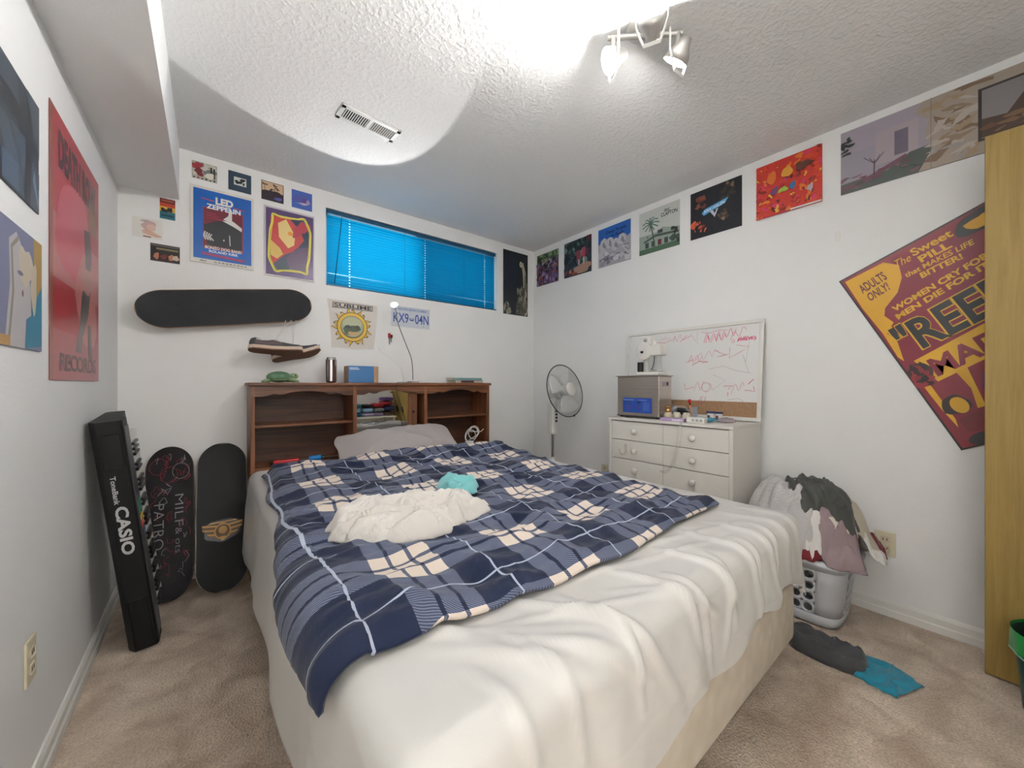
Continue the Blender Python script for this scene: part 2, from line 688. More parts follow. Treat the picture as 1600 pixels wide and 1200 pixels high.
ns = 24
z_top, z_bot = WZ1 - 0.048, WZ0 + 0.022
for i in range(ns):
    z = z_top + (z_bot - z_top) * i / (ns - 1)
    tilt = 1.215 + 0.01 * math.sin(i * 1.7)
    roll = 0.0
    if i in (20, 21):
        roll = -0.005 * (1 if i == 20 else -0.2)
    m4 = Matrix.Translation((-0.003, 0, z - WZ0)) @ Euler((0, roll, 0)).to_matrix().to_4x4() @ Euler((tilt, 0, 0)).to_matrix().to_4x4()
    if first is None:
        first = sl.build('slat', parent=bl, local=True)
        first.matrix_local = m4
    else:
        share(first, 'slat', bl, m4)
MB().rbox((WX0 + 0.008, by - 0.016, WZ0 - 0.004), (WX1 + 0.006, by + 0.010, WZ0 + 0.012), 0.003, 1).build('bottom_rail', rail_m, bl)
for fx in (0.39, 0.76):
    x = WX0 + fx * (WX1 - WX0)
    MB().tube([(x, by - 0.0135, WZ1 - 0.03), (x, by - 0.0145, WZ0 + 0.01)], 0.0011, 5).build('ladder_cord', cord_m, bl)
MB().tube([(WX0 + 0.105, by - 0.018, WZ1 - 0.022), (WX0 + 0.100, by - 0.024, WZ1 - 0.06), (WX0 + 0.055, by - 0.022, WZ0 + 0.02)], [0.002, 0.003, 0.003], 6).build('tilt_wand', rail_m, bl)

#---CEILING FITTINGS---
vent_w = mat('vent_enamel', (226, 226, 222), 0.4)
vent_d = mat('vent_duct_dark', (52, 54, 55), 0.8)
cx, cy, hw, hd = 0.63, 1.94, 0.148, 0.058
vt = thing('ceiling_vent', 'white louvred heating register set in the ceiling', 'vent', (cx, cy, H - 0.01))
vm = Matrix.Translation((cx, cy, H)) @ Euler((0, 0, 0.07)).to_matrix().to_4x4()
f = MB()
f.rbox((-hw, -hd, -0.007), (hw, -hd + 0.022, 0), 0.002, 1, vm); f.rbox((-hw, hd - 0.022, -0.007), (hw, hd, 0), 0.002, 1, vm)
f.rbox((-hw, -hd, -0.007), (-hw + 0.022, hd, 0), 0.002, 1, vm); f.rbox((hw - 0.022, -hd, -0.007), (hw, hd, 0), 0.002, 1, vm)
f.box((-0.008, -hd + 0.02, -0.006), (0.008, hd - 0.02, -0.001), vm)
f.build('vent_frame', vent_w, vt)
MB().box((-hw + 0.015, -hd + 0.015, -0.0015), (hw - 0.015, hd - 0.015, -0.0005), vm).build('duct', vent_d, vt)
lv0 = None
for sgn in (-1, 1):
    for i in range(11):
        x = sgn * (0.0135 + i * 0.0106)
        m4 = vm @ Matrix.Translation((x, 0, -0.004)) @ Euler((0, sgn * 0.5, 0)).to_matrix().to_4x4()
        m4 = WM[vt.name].inverted() @ m4
        if lv0 is None:
            lv0 = MB().use(vent_w).box((-0.0030, -hd + 0.021, -0.0008), (0.0030, hd - 0.021, 0.0008)).build('louvre', parent=vt, local=True)
            lv0.matrix_local = m4
        else:
            share(lv0, 'louvre', vt, m4)

# ceiling spot fitting: canopy, bar, three swivel heads with bare bulbs
fit_m = mat('fitting_nickel', (190, 188, 184), 0.35, 0.6)
fit_w = mat('fitting_white', (236, 234, 230), 0.35)
bulb_m = mat('glowing_bulb', (255, 255, 255), 0.5, emit=(254, 252, 250), estr=BULB)
fx = thing('ceiling_light', 'ceiling spot fitting with white swivel brackets and lit bulbs', 'ceiling light', (1.248, 0.778, H))
MB().lathe([(0, 0), (0.062, 0), (0.062, -0.012), (0.05, -0.02), (0, -0.022)], (1.248, 0.778, H), 28).build('canopy', fit_w, fx)
MB().cyl((1.150, 0.870, H - 0.035), (1.345, 0.686, H - 0.035), 0.010, n=14).cyl((1.248, 0.778, H - 0.035), (1.150, 0.690, H - 0.035), 0.008, n=12).cyl((1.248, 0.778, H - 0.035), (1.248, 0.778, H - 0.015), 0.012, n=12).build('bar', fit_m, fx)


def head(px, py, d, bm_=None):
    """swivel head hanging from the bar at (px, py), aimed along d: bracket, deep cup, recessed bulb"""
    d = Vector(d).normalized()
    c = Vector((px, py, H - 0.115))
    side = d.cross(Vector((0, 0, 1))).normalized()
    br = MB()
    pts = [c + side * 0.050 + Vector((0, 0, 0.075)), c + side * 0.050, c + side * 0.026 + Vector((0, 0, -0.066)),
           c - side * 0.026 + Vector((0, 0, -0.066)), c - side * 0.050, c - side * 0.050 + Vector((0, 0, 0.075))]
    for a, b in zip(pts[:-1], pts[1:]):
        br.add([a - d * 0.005, a + d * 0.005, b + d * 0.005, b - d * 0.005], [(0, 1, 2, 3)])
    bo = br.build('bracket', fit_w, fx)
    solid(bo, 0.004, 0)
    MB().cyl(c + Vector((0, 0, 0.040)), c + Vector((0, 0, 0.080)), 0.010, n=12).build('swivel', fit_m, fx)
    cup = MB().lathe([(0.0, -0.052), (0.018, -0.052), (0.024, -0.030), (0.040, -0.004), (0.046, 0.022), (0.0445, 0.022), (0.038, -0.003), (0.022, -0.028), (0.0, -0.030)], c, 28, d)
    cup.build('lamp_cup', fit_m, fx)
    MB().sphere(c + d * 0.002, 0.028, 20, 12).build('bulb', bm_ or bulb_m, fx)


head(1.165, 0.855, (-0.80, 0.50, -0.50))
head(1.335, 0.695, (0.05, 0.62, -0.78))
head(1.150, 0.690, (-0.68, -0.34, 0.64), mat('fill_bulb_up', (255, 255, 255), 0.5, emit=(254, 252, 250), estr=BULB * 11.0))  # third head aimed upward with a boosted bulb, added as fill light

# fill lamp added in the unseen hallway, round the corner from the doorway
hl = thing('hall_fill_lamp', 'round fill lamp added in the unseen hallway behind the viewer', 'ceiling light', (1.25, -1.50, H))
MB().lathe([(0, 0), (0.09, 0), (0.09, -0.015), (0, -0.02)], (1.25, -1.50, H), 24).build('fill_lamp_plate', fit_w, hl)
MB().sphere((1.25, -1.50, H - 0.085), 0.085, 20, 12).build('fill_globe', mat('hall_fill_globe', (255, 255, 255), 0.5, emit=(255, 252, 248), estr=HALL_FILL), hl)

#---HEADBOARD---
wal_x = wood_mat('walnut_grain_x', (58, 34, 23), (134, 84, 52), 'x', 0.42)
wal_z = wood_mat('walnut_grain_z', (66, 39, 25), (142, 90, 56), 'z', 0.42)
wal_b = wood_mat('walnut_back', (48, 30, 22), (98, 62, 44), 'x', 0.5)
HX0, HX1, HY0, HY1 = 0.178, 1.808, 2.555, 2.79
hb = thing('bookcase_headboard', 'dark walnut bookcase headboard with scalloped trim and sliding mirror', 'headboard', ((HX0 + HX1) / 2, 2.67, 0))
for x0, x1 in ((HX0, HX0 + 0.022), (HX1 - 0.022, HX1)):
    MB().rbox((x0, HY0, 0), (x1, HY1, 1.09), 0.002, 1).build('side_panel', wal_z, hb)
MB().rbox((HX0 - 0.012, HY0 - 0.015, 1.088), (HX1 + 0.012, HY1, 1.108), 0.005, 2).build('top_board', wal_x, hb)
MB().box((HX0 + 0.02, HY1 - 0.008, 0.05), (HX1 - 0.02, HY1 - 0.002, 1.09)).build('back_panel', wal_b, hb)
D1, D2 = 0.727, 1.227
for d in (D1, D2):
    MB().rbox((d, HY0 + 0.002, 0.622), (d + 0.026, HY1 - 0.008, 1.088), 0.002, 1).build('divider', wal_z, hb)
MB().rbox((HX0 + 0.02, HY0, 0.600), (HX1 - 0.02, HY1 - 0.008, 0.622), 0.002, 1).build('shelf', wal_x, hb)
MB().rbox((HX0 + 0.02, HY0 + 0.012, 0.848), (D1 + 0.002, HY1 - 0.008, 0.864), 0.002, 1).build('shelf', wal_x, hb)
MB().rbox((D2 + 0.024, HY0 + 0.012, 0.840), (HX1 - 0.02, HY1 - 0.008, 0.856), 0.002, 1).build('shelf', wal_x, hb)
MB().rbox((HX0 + 0.02, HY0 + 0.006, 0.06), (HX1 - 0.02, HY0 + 0.022, 0.598), 0.002, 1).build('lower_panel', wal_x, hb)


def valance(x0, x1):
    n = 48
    pts = [(x0, 1.088)]
    for i in range(n + 1):
        t = i / n
        a = abs(2 * t - 1)          # 1 at the ends, 0 in the middle
        if a > 0.85:
            d = 0.064
        elif a > 0.62:
            k = (0.85 - a) / 0.23
            d = 0.064 - 0.018 * (0.5 - 0.5 * math.cos(k * PI * 0.9))
        elif a > 0.40:
            k = (a - 0.40) / 0.22
            d = 0.047 + 0.010 * math.sin(k * PI) ** 0.8
        else:
            d = 0.034 + 0.013 * (a / 0.40) ** 2
        pts.append((x0 + (x1 - x0) * t, 1.092 - d))
    pts.append((x1, 1.088))
    xf = frame((0, HY0 + 0.016, 0), (1, 0, 0), (0, 0, 1), (0, -1, 0))
    MB().prism(pts[::-1], 0, 0.016, xf).build('scalloped_trim', wal_x, hb)


valance(HX0 + 0.02, D1 + 0.002)
valance(D1 + 0.024, D2 + 0.002)
valance(D2 + 0.024, HX1 - 0.02)
mir = mat('mirror_glass', (225, 228, 226), 0.015, 1.0)
mo = MB().rbox((D1 + 0.03, HY0 + 0.024, 0.625), (1.112, HY0 + 0.030, 1.06), 0.001, 1).build('mirror', mir, hb, label='sliding mirror reflecting the bed and shelves')
MB().rbox((1.114, HY0 + 0.02, 0.624), (1.180, HY0 + 0.034, 1.062), 0.002, 1).build('sliding_panel', wal_z, hb)
MB().cyl((1.150, HY0 + 0.020, 0.90), (1.150, HY0 + 0.016, 0.90), 0.010, n=14).build('finger_pull', mat('pull_dark', (40, 30, 25), 0.4, 0.5), hb)

#---BED---
BX0, BX1, BY0, BY1, BT = 0.175, 1.735, 0.43, 2.52, 0.612
tick = mat('mattress_ticking', (205, 196, 182), 0.8, bump=0.25, bscale=40)
bed = thing('bed', 'queen bed with beige quilted box spring under the plaid blanket', 'bed', ((BX0 + BX1) / 2, 1.5, 0))


def box_spring_mat():
    m = mat('box_spring_damask', (206, 196, 180), 0.85)
    nt = m.node_tree
    b = nt.nodes['Principled BSDF']
    tc = nt.nodes.new('ShaderNodeTexCoord')
    v = nt.nodes.new('ShaderNodeTexVoronoi'); v.inputs['Scale'].default_value = 22; v.feature = 'SMOOTH_F1'
    nt.links.new(tc.outputs['Object'], v.inputs['Vector'])
    r = nt.nodes.new('ShaderNodeValToRGB')
    r.color_ramp.elements[0].color = lin((212, 203, 188)); r.color_ramp.elements[1].color = lin((192, 180, 162))
    nt.links.new(v.outputs[0], r.inputs[0]); nt.links.new(r.outputs[0], b.inputs['Base Color'])
    bp = nt.nodes.new('ShaderNodeBump'); bp.inputs['Strength'].default_value = 0.4; bp.inputs['Distance'].default_value = 0.008
    nt.links.new(v.outputs[0], bp.inputs['Height']); nt.links.new(bp.outputs[0], b.inputs['Normal'])
    return m


MB().rbox((BX0 + 0.02, BY0 + 0.015, 0.13), (BX1 + 0.005, BY1, 0.36), 0.03, 4, smooth=True).build('box_spring', box_spring_mat(), bed)
MB().rbox((BX0 + 0.025, BY0 + 0.03, 0.362), (BX1 - 0.025, BY1, BT - 0.022), 0.05, 4, smooth=True).build('mattress', tick, bed)
leg_m = mat('bed_frame_steel', (60, 58, 56), 0.5, 0.7)
for x in (BX0 + 0.25, BX1 - 0.25):
    for y in (BY0 + 0.30, BY1 - 0.25):
        MB().cyl((x, y, 0), (x, y, 0.135), 0.02, 0.024, 12).build('leg', leg_m, bed)
MB().box((BX0 + 0.10, BY0 + 0.2, 0.115), (BX0 + 0.13, BY1, 0.14)).build('side_rail', leg_m, bed)
MB().box((BX1 - 0.13, BY0 + 0.2, 0.115), (BX1 - 0.10, BY1, 0.14)).build('side_rail', leg_m, bed)

RR = 0.045


def drape(x, y, extra=0.0):
    """point of the covering above bed parameter (x, y); outside the top it folds over the edge and hangs"""
    cx_ = min(max(x, BX0 + RR), BX1 - RR)
    cy_ = max(y, BY0 + RR)
    ox, oy = x - cx_, y - cy_
    l = math.hypot(ox, oy)
    if l < 1e-9:
        return Vector((x, y, BT)), Vector((0, 0, 1)), 0.0
    n = Vector((ox / l, oy / l, 0))
    if l < RR * PI / 2:
        a = l / RR
        p = Vector((cx_, cy_, BT - RR * (1 - math.cos(a)))) + n * RR * math.sin(a)
        nn = n * math.sin(a) + Vector((0, 0, math.cos(a)))
        return p, nn, RR * (1 - math.cos(a))
    dn = RR + l - RR * PI / 2
    return Vector((cx_, cy_, BT - dn)) + n * RR, n, dn


def crease(x, y, x0, y0, x1, y1, w):
    """a soft ridge along a segment"""
    dx, dy = x1 - x0, y1 - y0
    L = math.hypot(dx, dy)
    t = ((x - x0) * dx + (y - y0) * dy) / (L * L)
    tt = min(1, max(0, t))
    d = math.hypot(x - x0 - tt * dx, y - y0 - tt * dy)
    return math.exp(-(d / w) ** 2) * max(0.0, math.sin(PI * min(1, max(0, 0.08 + 0.84 * tt))))


CREASES = [(0.38, 0.60, 0.70, 0.34, 0.012, 0.016), (0.52, 0.66, 0.80, 0.25, 0.016, 0.013), (0.30, 0.64, 0.55, 0.38, 0.010, 0.018),
           (0.80, 0.62, 0.92, 0.30, 0.012, 0.012), (1.02, 0.60, 1.10, 0.30, 0.014, 0.012), (1.20, 0.62, 1.26, 0.27, 0.014, 0.013),
           (1.36, 0.60, 1.41, 0.26, 0.014, 0.012), (1.50, 0.64, 1.56, 0.28, 0.012, 0.014), (0.26, 0.9, 0.42, 0.5, 0.010, 0.022),
           (0.62, 0.60, 0.66, 0.30, 0.014, 0.010), (0.72, 0.55, 1.00, 0.36, 0.008, 0.010), (0.44, 0.56, 0.50, 0.28, 0.012, 0.012),
           (0.34, 0.54, 0.40, 0.28, 0.012, 0.012), (0.90, 0.50, 0.98, 0.22, 0.014, 0.010), (1.10, 0.50, 1.04, 0.24, 0.010, 0.009),
           (1.30, 0.48, 1.25, 0.22, 0.010, 0.010), (1.46, 0.50, 1.42, 0.24, 0.012, 0.010), (1.62, 0.60, 1.66, 0.26, 0.012, 0.012),
           (0.40, 0.62, 0.95, 0.42, 0.007, 0.010), (0.60, 0.66, 1.30, 0.50, 0.006, 0.010), (0.90, 0.66, 1.50, 0.52, 0.006, 0.012), (0.24, 0.72, 0.60, 0.48, 0.008, 0.014)]


def sheet_pt(x, y):
    p, n, dn = drape(x, y)
    h = 0.004 * nz(x * 3.1, y * 3.1, 1.3) + 0.0045 * ridge(x * 4 + y * 3, y * 2.2 - x * 1.0, 4.0)
    for c in CREASES:
        h += c[4] * crease(x, y, *c[:4], c[5])
    if dn > 0:
        k = min(1, dn / 0.18)
        if y < BY0 + RR and x > BX0 - 0.02:          # foot side: gathered folds
            q = x * 25 + 2.2 * nz(x * 4, dn * 2.0, 7) - dn * 7
            h += k * (0.010 * math.sin(q) * abs(math.sin(q * 0.31 + 0.7)) + 0.006 * math.sin(q * 0.43 + 1) + 0.005 * ridge(x * 9 + dn * 6, dn * 3 - x * 2, 3.0))
            h += 0.010 * k
        if x < BX0 + RR:                                # left side: soft vertical folds
            q = y * 11 + 1.5 * nz(y * 3, 0, 2)
            h += k * 0.008 * math.sin(q) + 0.010 * k + 0.05 * max(0, dn - 0.15)
    return p + n * max(h, -0.004)


SX0, SX1 = BX0 - 0.40, BX1 + 0.16


def sheet_fn(u, v):
    x = SX0 + (SX1 - SX0) * u
    drop = 0.205 + 0.028 * math.sin(x * 7.5 + 0.6) + 0.016 * math.sin(x * 19)
    if x < 0.9:
        drop += 0.16 * min(1, (0.9 - x) / 0.6)
    y0 = BY0 - drop
    vv = v ** 1.9
    return sheet_pt(x, y0 + (BY1 - 0.015 - y0) * vv)


sheet_m = mat('satin_sheet', (204, 202, 198), 0.38, sheen=0.1, bump=0.03, bscale=300)
so = MB().use(sheet_m).grid(260, 300, sheet_fn).build('bed_sheet', label='creased cream satin sheet draped over the mattress', cat='sheet')
solid(so, 0.003, 1)


def plaid_mat():
    m = bpy.data.materials.new('plaid_fleece')
    m.use_nodes = True
    nt = m.node_tree
    b = nt.nodes['Principled BSDF']
    b.inputs['Roughness'].default_value = 0.85
    b.inputs['Sheen Weight'].default_value = 0.12
    b.inputs['Specular IOR Level'].default_value = 0.2
    uv = nt.nodes.new('ShaderNodeUVMap')
    sp = nt.nodes.new('ShaderNodeSeparateXYZ')
    nt.links.new(uv.outputs[0], sp.inputs[0])

    def math_(op, a, b_=None, c=None):
        n = nt.nodes.new('ShaderNodeMath'); n.operation = op
        for i, q in enumerate((a, b_, c)):
            if q is None:
                continue
            if isinstance(q, (int, float)):
                n.inputs[i].default_value = q
            else:
                nt.links.new(q, n.inputs[i])
        return n.outputs[0]

    def ramp(src, stops):
        r = nt.nodes.new('ShaderNodeValToRGB'); r.color_ramp.interpolation = 'CONSTANT'
        e = r.color_ramp.elements
        while len(e) < len(stops):
            e.new(0.5)
        for k, (p, c) in zip(e, stops):
            k.position = p; k.color = (c, c, c, 1)
        nt.links.new(src, r.inputs[0])
        return r.outputs[0]
    band = [(0.0, 1), (0.135, 0), (0.165, 1), (0.295, 0), (0.325, 1), (0.46, 0), (0.97, 0)]
    line = [(0.0, 0), (0.722, 1), (0.736, 0), (0.99, 0)]
    ab, ln = [], []
    for ax, per, ph in (('X', 0.335, 0.09), ('Y', 0.310, 0.36)):
        fr = math_('FRACT', math_('MULTIPLY_ADD', sp.outputs[ax], 1 / per, ph))
        ab.append(ramp(fr, band)); ln.append(ramp(fr, line))
    k = math_('MULTIPLY', math_('ADD', ab[0], ab[1]), 0.5)
    # twill hatch where light and dark yarns cross
    tw = math_('SINE', math_('MULTIPLY', math_('ADD', sp.outputs['X'], math_('MULTIPLY', sp.outputs['Y'], 1.6)), 760.0))
    half = math_('SUBTRACT', 1.0, math_('ABSOLUTE', math_('MULTIPLY_ADD', k, 2.0, -1.0)))
    k2 = math_('MULTIPLY_ADD', math_('MULTIPLY', tw, half), 0.16, k)
    cr = nt.nodes.new('ShaderNodeValToRGB')
    e = cr.color_ramp.elements
    e[0].position = 0.0; e[0].color = lin((22, 31, 56))
    e[1].position = 1.0; e[1].color = lin((216, 202, 188))
    q = e.new(0.42); q.color = lin((58, 68, 94))
    q = e.new(0.62); q.color = lin((104, 110, 128))
    nt.links.new(k2, cr.inputs[0])
    mx = nt.nodes.new('ShaderNodeMix'); mx.data_type = 'RGBA'
    nt.links.new(math_('MULTIPLY', math_('MAXIMUM', ln[0], ln[1]), 0.75), mx.inputs[0])
    nt.links.new(cr.outputs[0], mx.inputs[6])
    mx.inputs[7].default_value = lin((188, 196, 212))
    nt.links.new(mx.outputs[2], b.inputs['Base Color'])
    n2 = nt.nodes.new('ShaderNodeTexNoise'); n2.inputs['Scale'].default_value = 260
    nt.links.new(uv.outputs[0], n2.inputs['Vector'])
    bp = nt.nodes.new('ShaderNodeBump'); bp.inputs['Strength'].default_value = 0.3; bp.inputs['Distance'].default_value = 0.003
    nt.links.new(n2.outputs[0], bp.inputs['Height']); nt.links.new(bp.outputs[0], b.inputs['Normal'])
    return m


def interp(tab, y):
    for (a, p), (b, q) in zip(tab[:-1], tab[1:]):
        if y >= b:
            f_ = min(1, max(0, (y - b) / (a - b)))
            return q + (p - q) * f_
    return tab[-1][1]


LEFT_EDGE = [(2.3, 0.215), (1.6, 0.195), (1.32, 0.178), (1.10, 0.118), (0.94, 0.096), (0.77, 0.122), (0.60, 0.150)]


def blanket_xy(u, v):
    """param -> bed plane; v=0 foot edge, v=1 head edge"""
    y = 0.63 + 1.60 * v + 0.012 * math.sin(u * 9) + 0.02 * (u - 0.5) * (1 - v)
    y += 0.05 * math.exp(-u / 0.12) * (1 - v) ** 3
    xl = interp(LEFT_EDGE, y) + 0.008 * math.sin(y * 13)
    xr = 1.545 + 0.05 * v + 0.018 * math.sin(v * 17 + 1) + 0.02 * math.sin(v * 41)
    x = xl + (xr - xl) * u
    y += -0.10 * v * u ** 2 + 0.03 * v * math.sin(u * 5)
    return x, y


def blanket_h(x, y, u, v):
    hd = max(0.0, (v - 0.60) / 0.40)
    wx = x + 0.10 * nz(x * 2, y * 2, 3)
    wy_ = y + 0.12 * nz(x * 1.6, y * 2, 9)
    h = 0.018
    h += 0.015 * ridge(wx * 2.2, wy_ * 6.5, 2.0) + 0.015 * ridge(wx * 5.0 + wy_ * 2, wy_ * 4.0 - wx, 5.0)
    h += 0.010 * ridge(wx * 6 - wy_ * 3, wy_ * 11 + wx * 2, 8.0) + 0.004 * ridge(wx * 14, wy_ * 20, 18.0)
    h += hd * (0.022 * ridge(wx * 2.0, wy_ * 7.5, 12.0) + 0.016)
    h += (0.008 + 0.032 * min(1, max(0, (u - 0.18) / 0.25))) * math.exp(-((v - 0.93) / 0.06) ** 2) * (0.6 + 0.4 * nz(x * 5, 3, 1))
    e = min(u, 1 - u, v * 1.1) / 0.03
    h = 0.012 + (h - 0.012) * min(1, 0.25 + 0.75 * e)
    return max(h, 0.010)


def blanket_fn(u, v):
    x, y = blanket_xy(u, v)
    p, n, dn = drape(x, y)
    base = sheet_pt(x, y) - p
    return p + n * (max(base.dot(n), 0) + blanket_h(x, y, u, v) + (0.006 if dn > 0 else 0))


def blanket_uv(u, v):
    x, y = blanket_xy(u, v)
    return (x + 0.020 * nz(x * 2.2, y * 2.2, 21.0) + 0.008 * nz(x * 6, y * 6, 4.0), y + 0.020 * nz(x * 2.2, y * 2.2, 33.0) + 0.008 * nz(x * 6, y * 6, 14.0))


b_ = MB().use(plaid_mat())
b_.grid(220, 250, blanket_fn, uvf=blanket_uv)
bo = b_.build('plaid_blanket', label='navy and cream plaid fleece blanket rumpled across the bed', cat='blanket')
solid(bo, 0.010, -1)

# pillow: grey, leaning on the headboard
pil_m = mat('grey_pillowcase', (164, 157, 155), 0.7, sheen=0.2, bump=0.05, bscale=250)
pm = frame((0.965, 2.372, 0.702), (1, -0.04, 0.03), (0.02, 0.86, 0.51), (0.0, -0.51, 0.86))


def pillow_fn(u, v):
    a, b = 2 * PI * u, PI * (v - 0.5)
    cb = math.copysign(abs(math.cos(b)) ** 0.55, math.cos(b))
    sx = math.copysign(abs(math.cos(a)) ** 0.5, math.cos(a)) * cb
    sy = math.copysign(abs(math.sin(a)) ** 0.5, math.sin(a)) * cb
    th = math.copysign(abs(math.sin(b)) ** 0.9, math.sin(b))
    ex = 0.415 * sx * (1 - 0.10 * (1 - sy * sy)); ey = 0.165 * sy * (1 - 0.16 * (1 - sx * sx))
    t = 0.080 * th * (1 - 0.70 * abs(sx) ** 2.5) * (1 - 0.35 * abs(sy) ** 4)
    t += 0.020 * ridge(ex * 4.5 + ey * 5, ey * 4 - ex * 1.5, 3) + 0.008 * ridge(ex * 11 - ey * 6, ey * 9, 7) * (1 - abs(sx) ** 4) * (1 if th > 0 else 0)
    return pm @ Vector((ex, ey, t))


MB().use(pil_m).grid(72, 40, pillow_fn, cu=True).build('pillow', label='grey pillow slumped against the mirror of the headboard', cat='pillow')


# ------------------------------------------------------------------ crumpled cloth
def heap(name, label, cat, m, c, rx, ry, h, rot=0.0, seed=0, fr=5.0, amp=0.02, st=2.0, droop=0.0, wob=0.18, tilt=(0, 0), p=2.2, group=None,
         nr=34, nt=72, th=0.006, sharp=1.0):
    ca, sa = math.cos(rot), math.sin(rot)

    def fn(u, v):
        a = 2 * PI * u
        r = v
        R = 1 + wob * (nz(math.cos(a) * 1.4 + seed, math.sin(a) * 1.4, 1.0) * 1.3 + 0.5 * nz(math.cos(a) * 3.5, math.sin(a) * 3.5 + seed, 5.0))
        x, y = r * R * rx * math.cos(a), r * R * ry * math.sin(a)
        env = max(0.0, 1 - r ** p)
        qx, qy = x * fr, y * fr * st
        qx += 0.8 * nz(qx * 0.7 + seed, qy * 0.7, 2.0)
        qy += 0.8 * nz(qx * 0.7, qy * 0.7 + seed, 6.0)
        f_ = ridge(qx + seed * 3.1, qy, 0.5) + 0.5 * ridge(qx * 2.1, qy * 2.1 + seed, 3.5) + 0.22 * ridge(qx * 4.5, qy * 4.5 + seed, 8.5)
        z = h * env ** 0.75 + sharp * amp * f_ * (0.25 + 0.75 * min(1, env * 2)) - droop * r ** 3
        z += tilt[0] * x + tilt[1] * y
        if droop == 0 and not any(tilt):
            z = max(z, 0.004)
        return Vector((c[0] + x * ca - y * sa, c[1] + x * sa + y * ca, c[2] + z))
    o = MB().use(m).grid(nt, nr, fn, cu=True).build(name, label=label, cat=cat, group=group)
    solid(o, th, -1)
    return o


def strip_cloth(name, label, cat, m, spine, widths, h, seed=0, z0=0.003, amp=0.012, n=60, k=26, fr=14):
    """cloth lying along a spine: points (x, y), widths at each"""
    sp = [Vector((p[0], p[1], 0)) for p in spine]

    def fn(u, v):
        t = v * (len(sp) - 1)
        i = min(int(t), len(sp) - 2)
        f_ = t - i
        p = sp[i].lerp(sp[i + 1], f_)
        d = (sp[min(i + 2, len(sp) - 1)] - sp[max(i - 1, 0)]).normalized()
        q = Vector((-d.y, d.x, 0))
        w_ = (widths[i] * (1 - f_) + widths[i + 1] * f_) * (1 + 0.14 * nz(v * 5, seed, 1.0 if u > 0.5 else 2.0))
        s_ = (u - 0.5) * 2
        x = p + q * (w_ / 2 * s_)
        e = min(1, (1 - abs(s_)) * 5, min(v, 1 - v) * 9 + 0.2)
        z = h * e ** 0.6 * (0.55 + 0.45 * nz(v * 3, u * 3, seed)) + amp * e * ridge(u * 4 + nz(v * 4, 0, seed), v * fr * 0.25, seed)
        return Vector((x.x, x.y, z0 + max(z, 0.0)))
    o = MB().use(m).grid(k, n, fn).build(name, label=label, cat=cat)
    solid(o, 0.004, 1)
    return o


white_fl = mat('white_fleece', (212, 207, 200), 0.9, sheen=0.3, bump=0.35, bscale=70)
heap('fleece_robe', 'white ribbed fleece garment crumpled on the plaid blanket', 'garment', white_fl, (0.495, 1.165, 0.640), 0.235, 0.140, 0.038, rot=-0.16, seed=4.3,
     fr=7, amp=0.034, st=1.7, wob=0.28, p=4.0, nr=80, nt=160, th=0.010)
teal_s = mat('aqua_knit', (118, 190, 192), 0.85, sheen=0.3, bump=0.2, bscale=160)
heap('bunched_sock', 'small aqua sock bunched on the blanket beside the white garment', 'sock', teal_s, (0.845, 1.425, 0.645), 0.085, 0.125, 0.022, rot=-0.42, seed=9.1,
     fr=8, amp=0.024, st=1.3, wob=0.22, p=3.0)

# things in the lower headboard shelf
def pocket(name, label, cat, m, a, b, r, m2, mid=None):
    t = thing(name, label, cat, ((a[0] + b[0]) / 2, a[1], min(a[2], b[2]) - r))
    MB().tube([a, b], r, 12).build('body', m, t)
    return t


t = thing('pocket_torch', 'red pocket torch lying on the lower headboard shelf', 'torch', (0.355, 2.60, 0.623))
MB().use(mat('red_plastic', (196, 30, 36), 0.35)).rbox((0.29, 2.578, 0.6235), (0.425, 2.618, 0.652), 0.008, 2).build('body', parent=t)
MB().use(mat('black_plastic', (22, 22, 24), 0.4)).rbox((0.276, 2.582, 0.626), (0.291, 2.614, 0.648), 0.004, 1).build('end_cap', parent=t)
t = thing('screwdriver', 'blue handled screwdriver lying beside the red torch', 'screwdriver', (0.55, 2.60, 0.623))
xs = Vector((1, 0.10, 0)).normalized()
MB().use(mat('blue_plastic', (28, 128, 200), 0.35)).lathe([(0, 0), (0.014, 0.004), (0.018, 0.02), (0.015, 0.04), (0.018, 0.065), (0.010, 0.078), (0, 0.078)], (0.475, 2.59, 0.641), 14, xs).build('handle', parent=t)
MB().use(mat('chrome', (200, 200, 202), 0.15, 1.0)).cyl(Vector((0.475, 2.59, 0.641)) + xs * 0.076, Vector((0.475, 2.59, 0.634)) + xs * 0.17, 0.0035, n=8).build('shank', parent=t)
cab_w = mat('white_cable', (235, 235, 232), 0.4)
cb = MB()
pts = []
for i in range(150):
    a = i / 149 * 2 * PI * 3.4
    rr = 0.048 + 0.018 * math.sin(a * 0.7 + 1) + 0.008 * math.sin(a * 1.9)
    pts.append((1.660 + rr * math.cos(a) + 0.02 * math.sin(a * 0.31), 2.585 + 0.016 * math.sin(a * 0.83), 0.694 + rr * math.sin(a) * 0.95))
pts = [(1.57, 2.60, 0.626), (1.60, 2.60, 0.627)] + pts + [(1.74, 2.58, 0.71), (1.765, 2.575, 0.73)]
ct = thing('coiled_cable', 'white charging cable coiled in the right headboard shelf', 'cable', (1.66, 2.6, 0.623))
cb.tube(pts, 0.0028, 7).build('cord', cab_w, ct)
MB().rbox((1.60, 2.562, 0.6225), (1.66, 2.60, 0.643), 0.005, 2).build('charger_plug', cab_w, ct)

#---WALL PRINTS---
def back(name, label, cat, x0, z0, x1, z1, **kw):
    return Sheet(name, label, cat, (x0, YB, z0), BX, BZ, x1 - x0, z1 - z0, **kw)


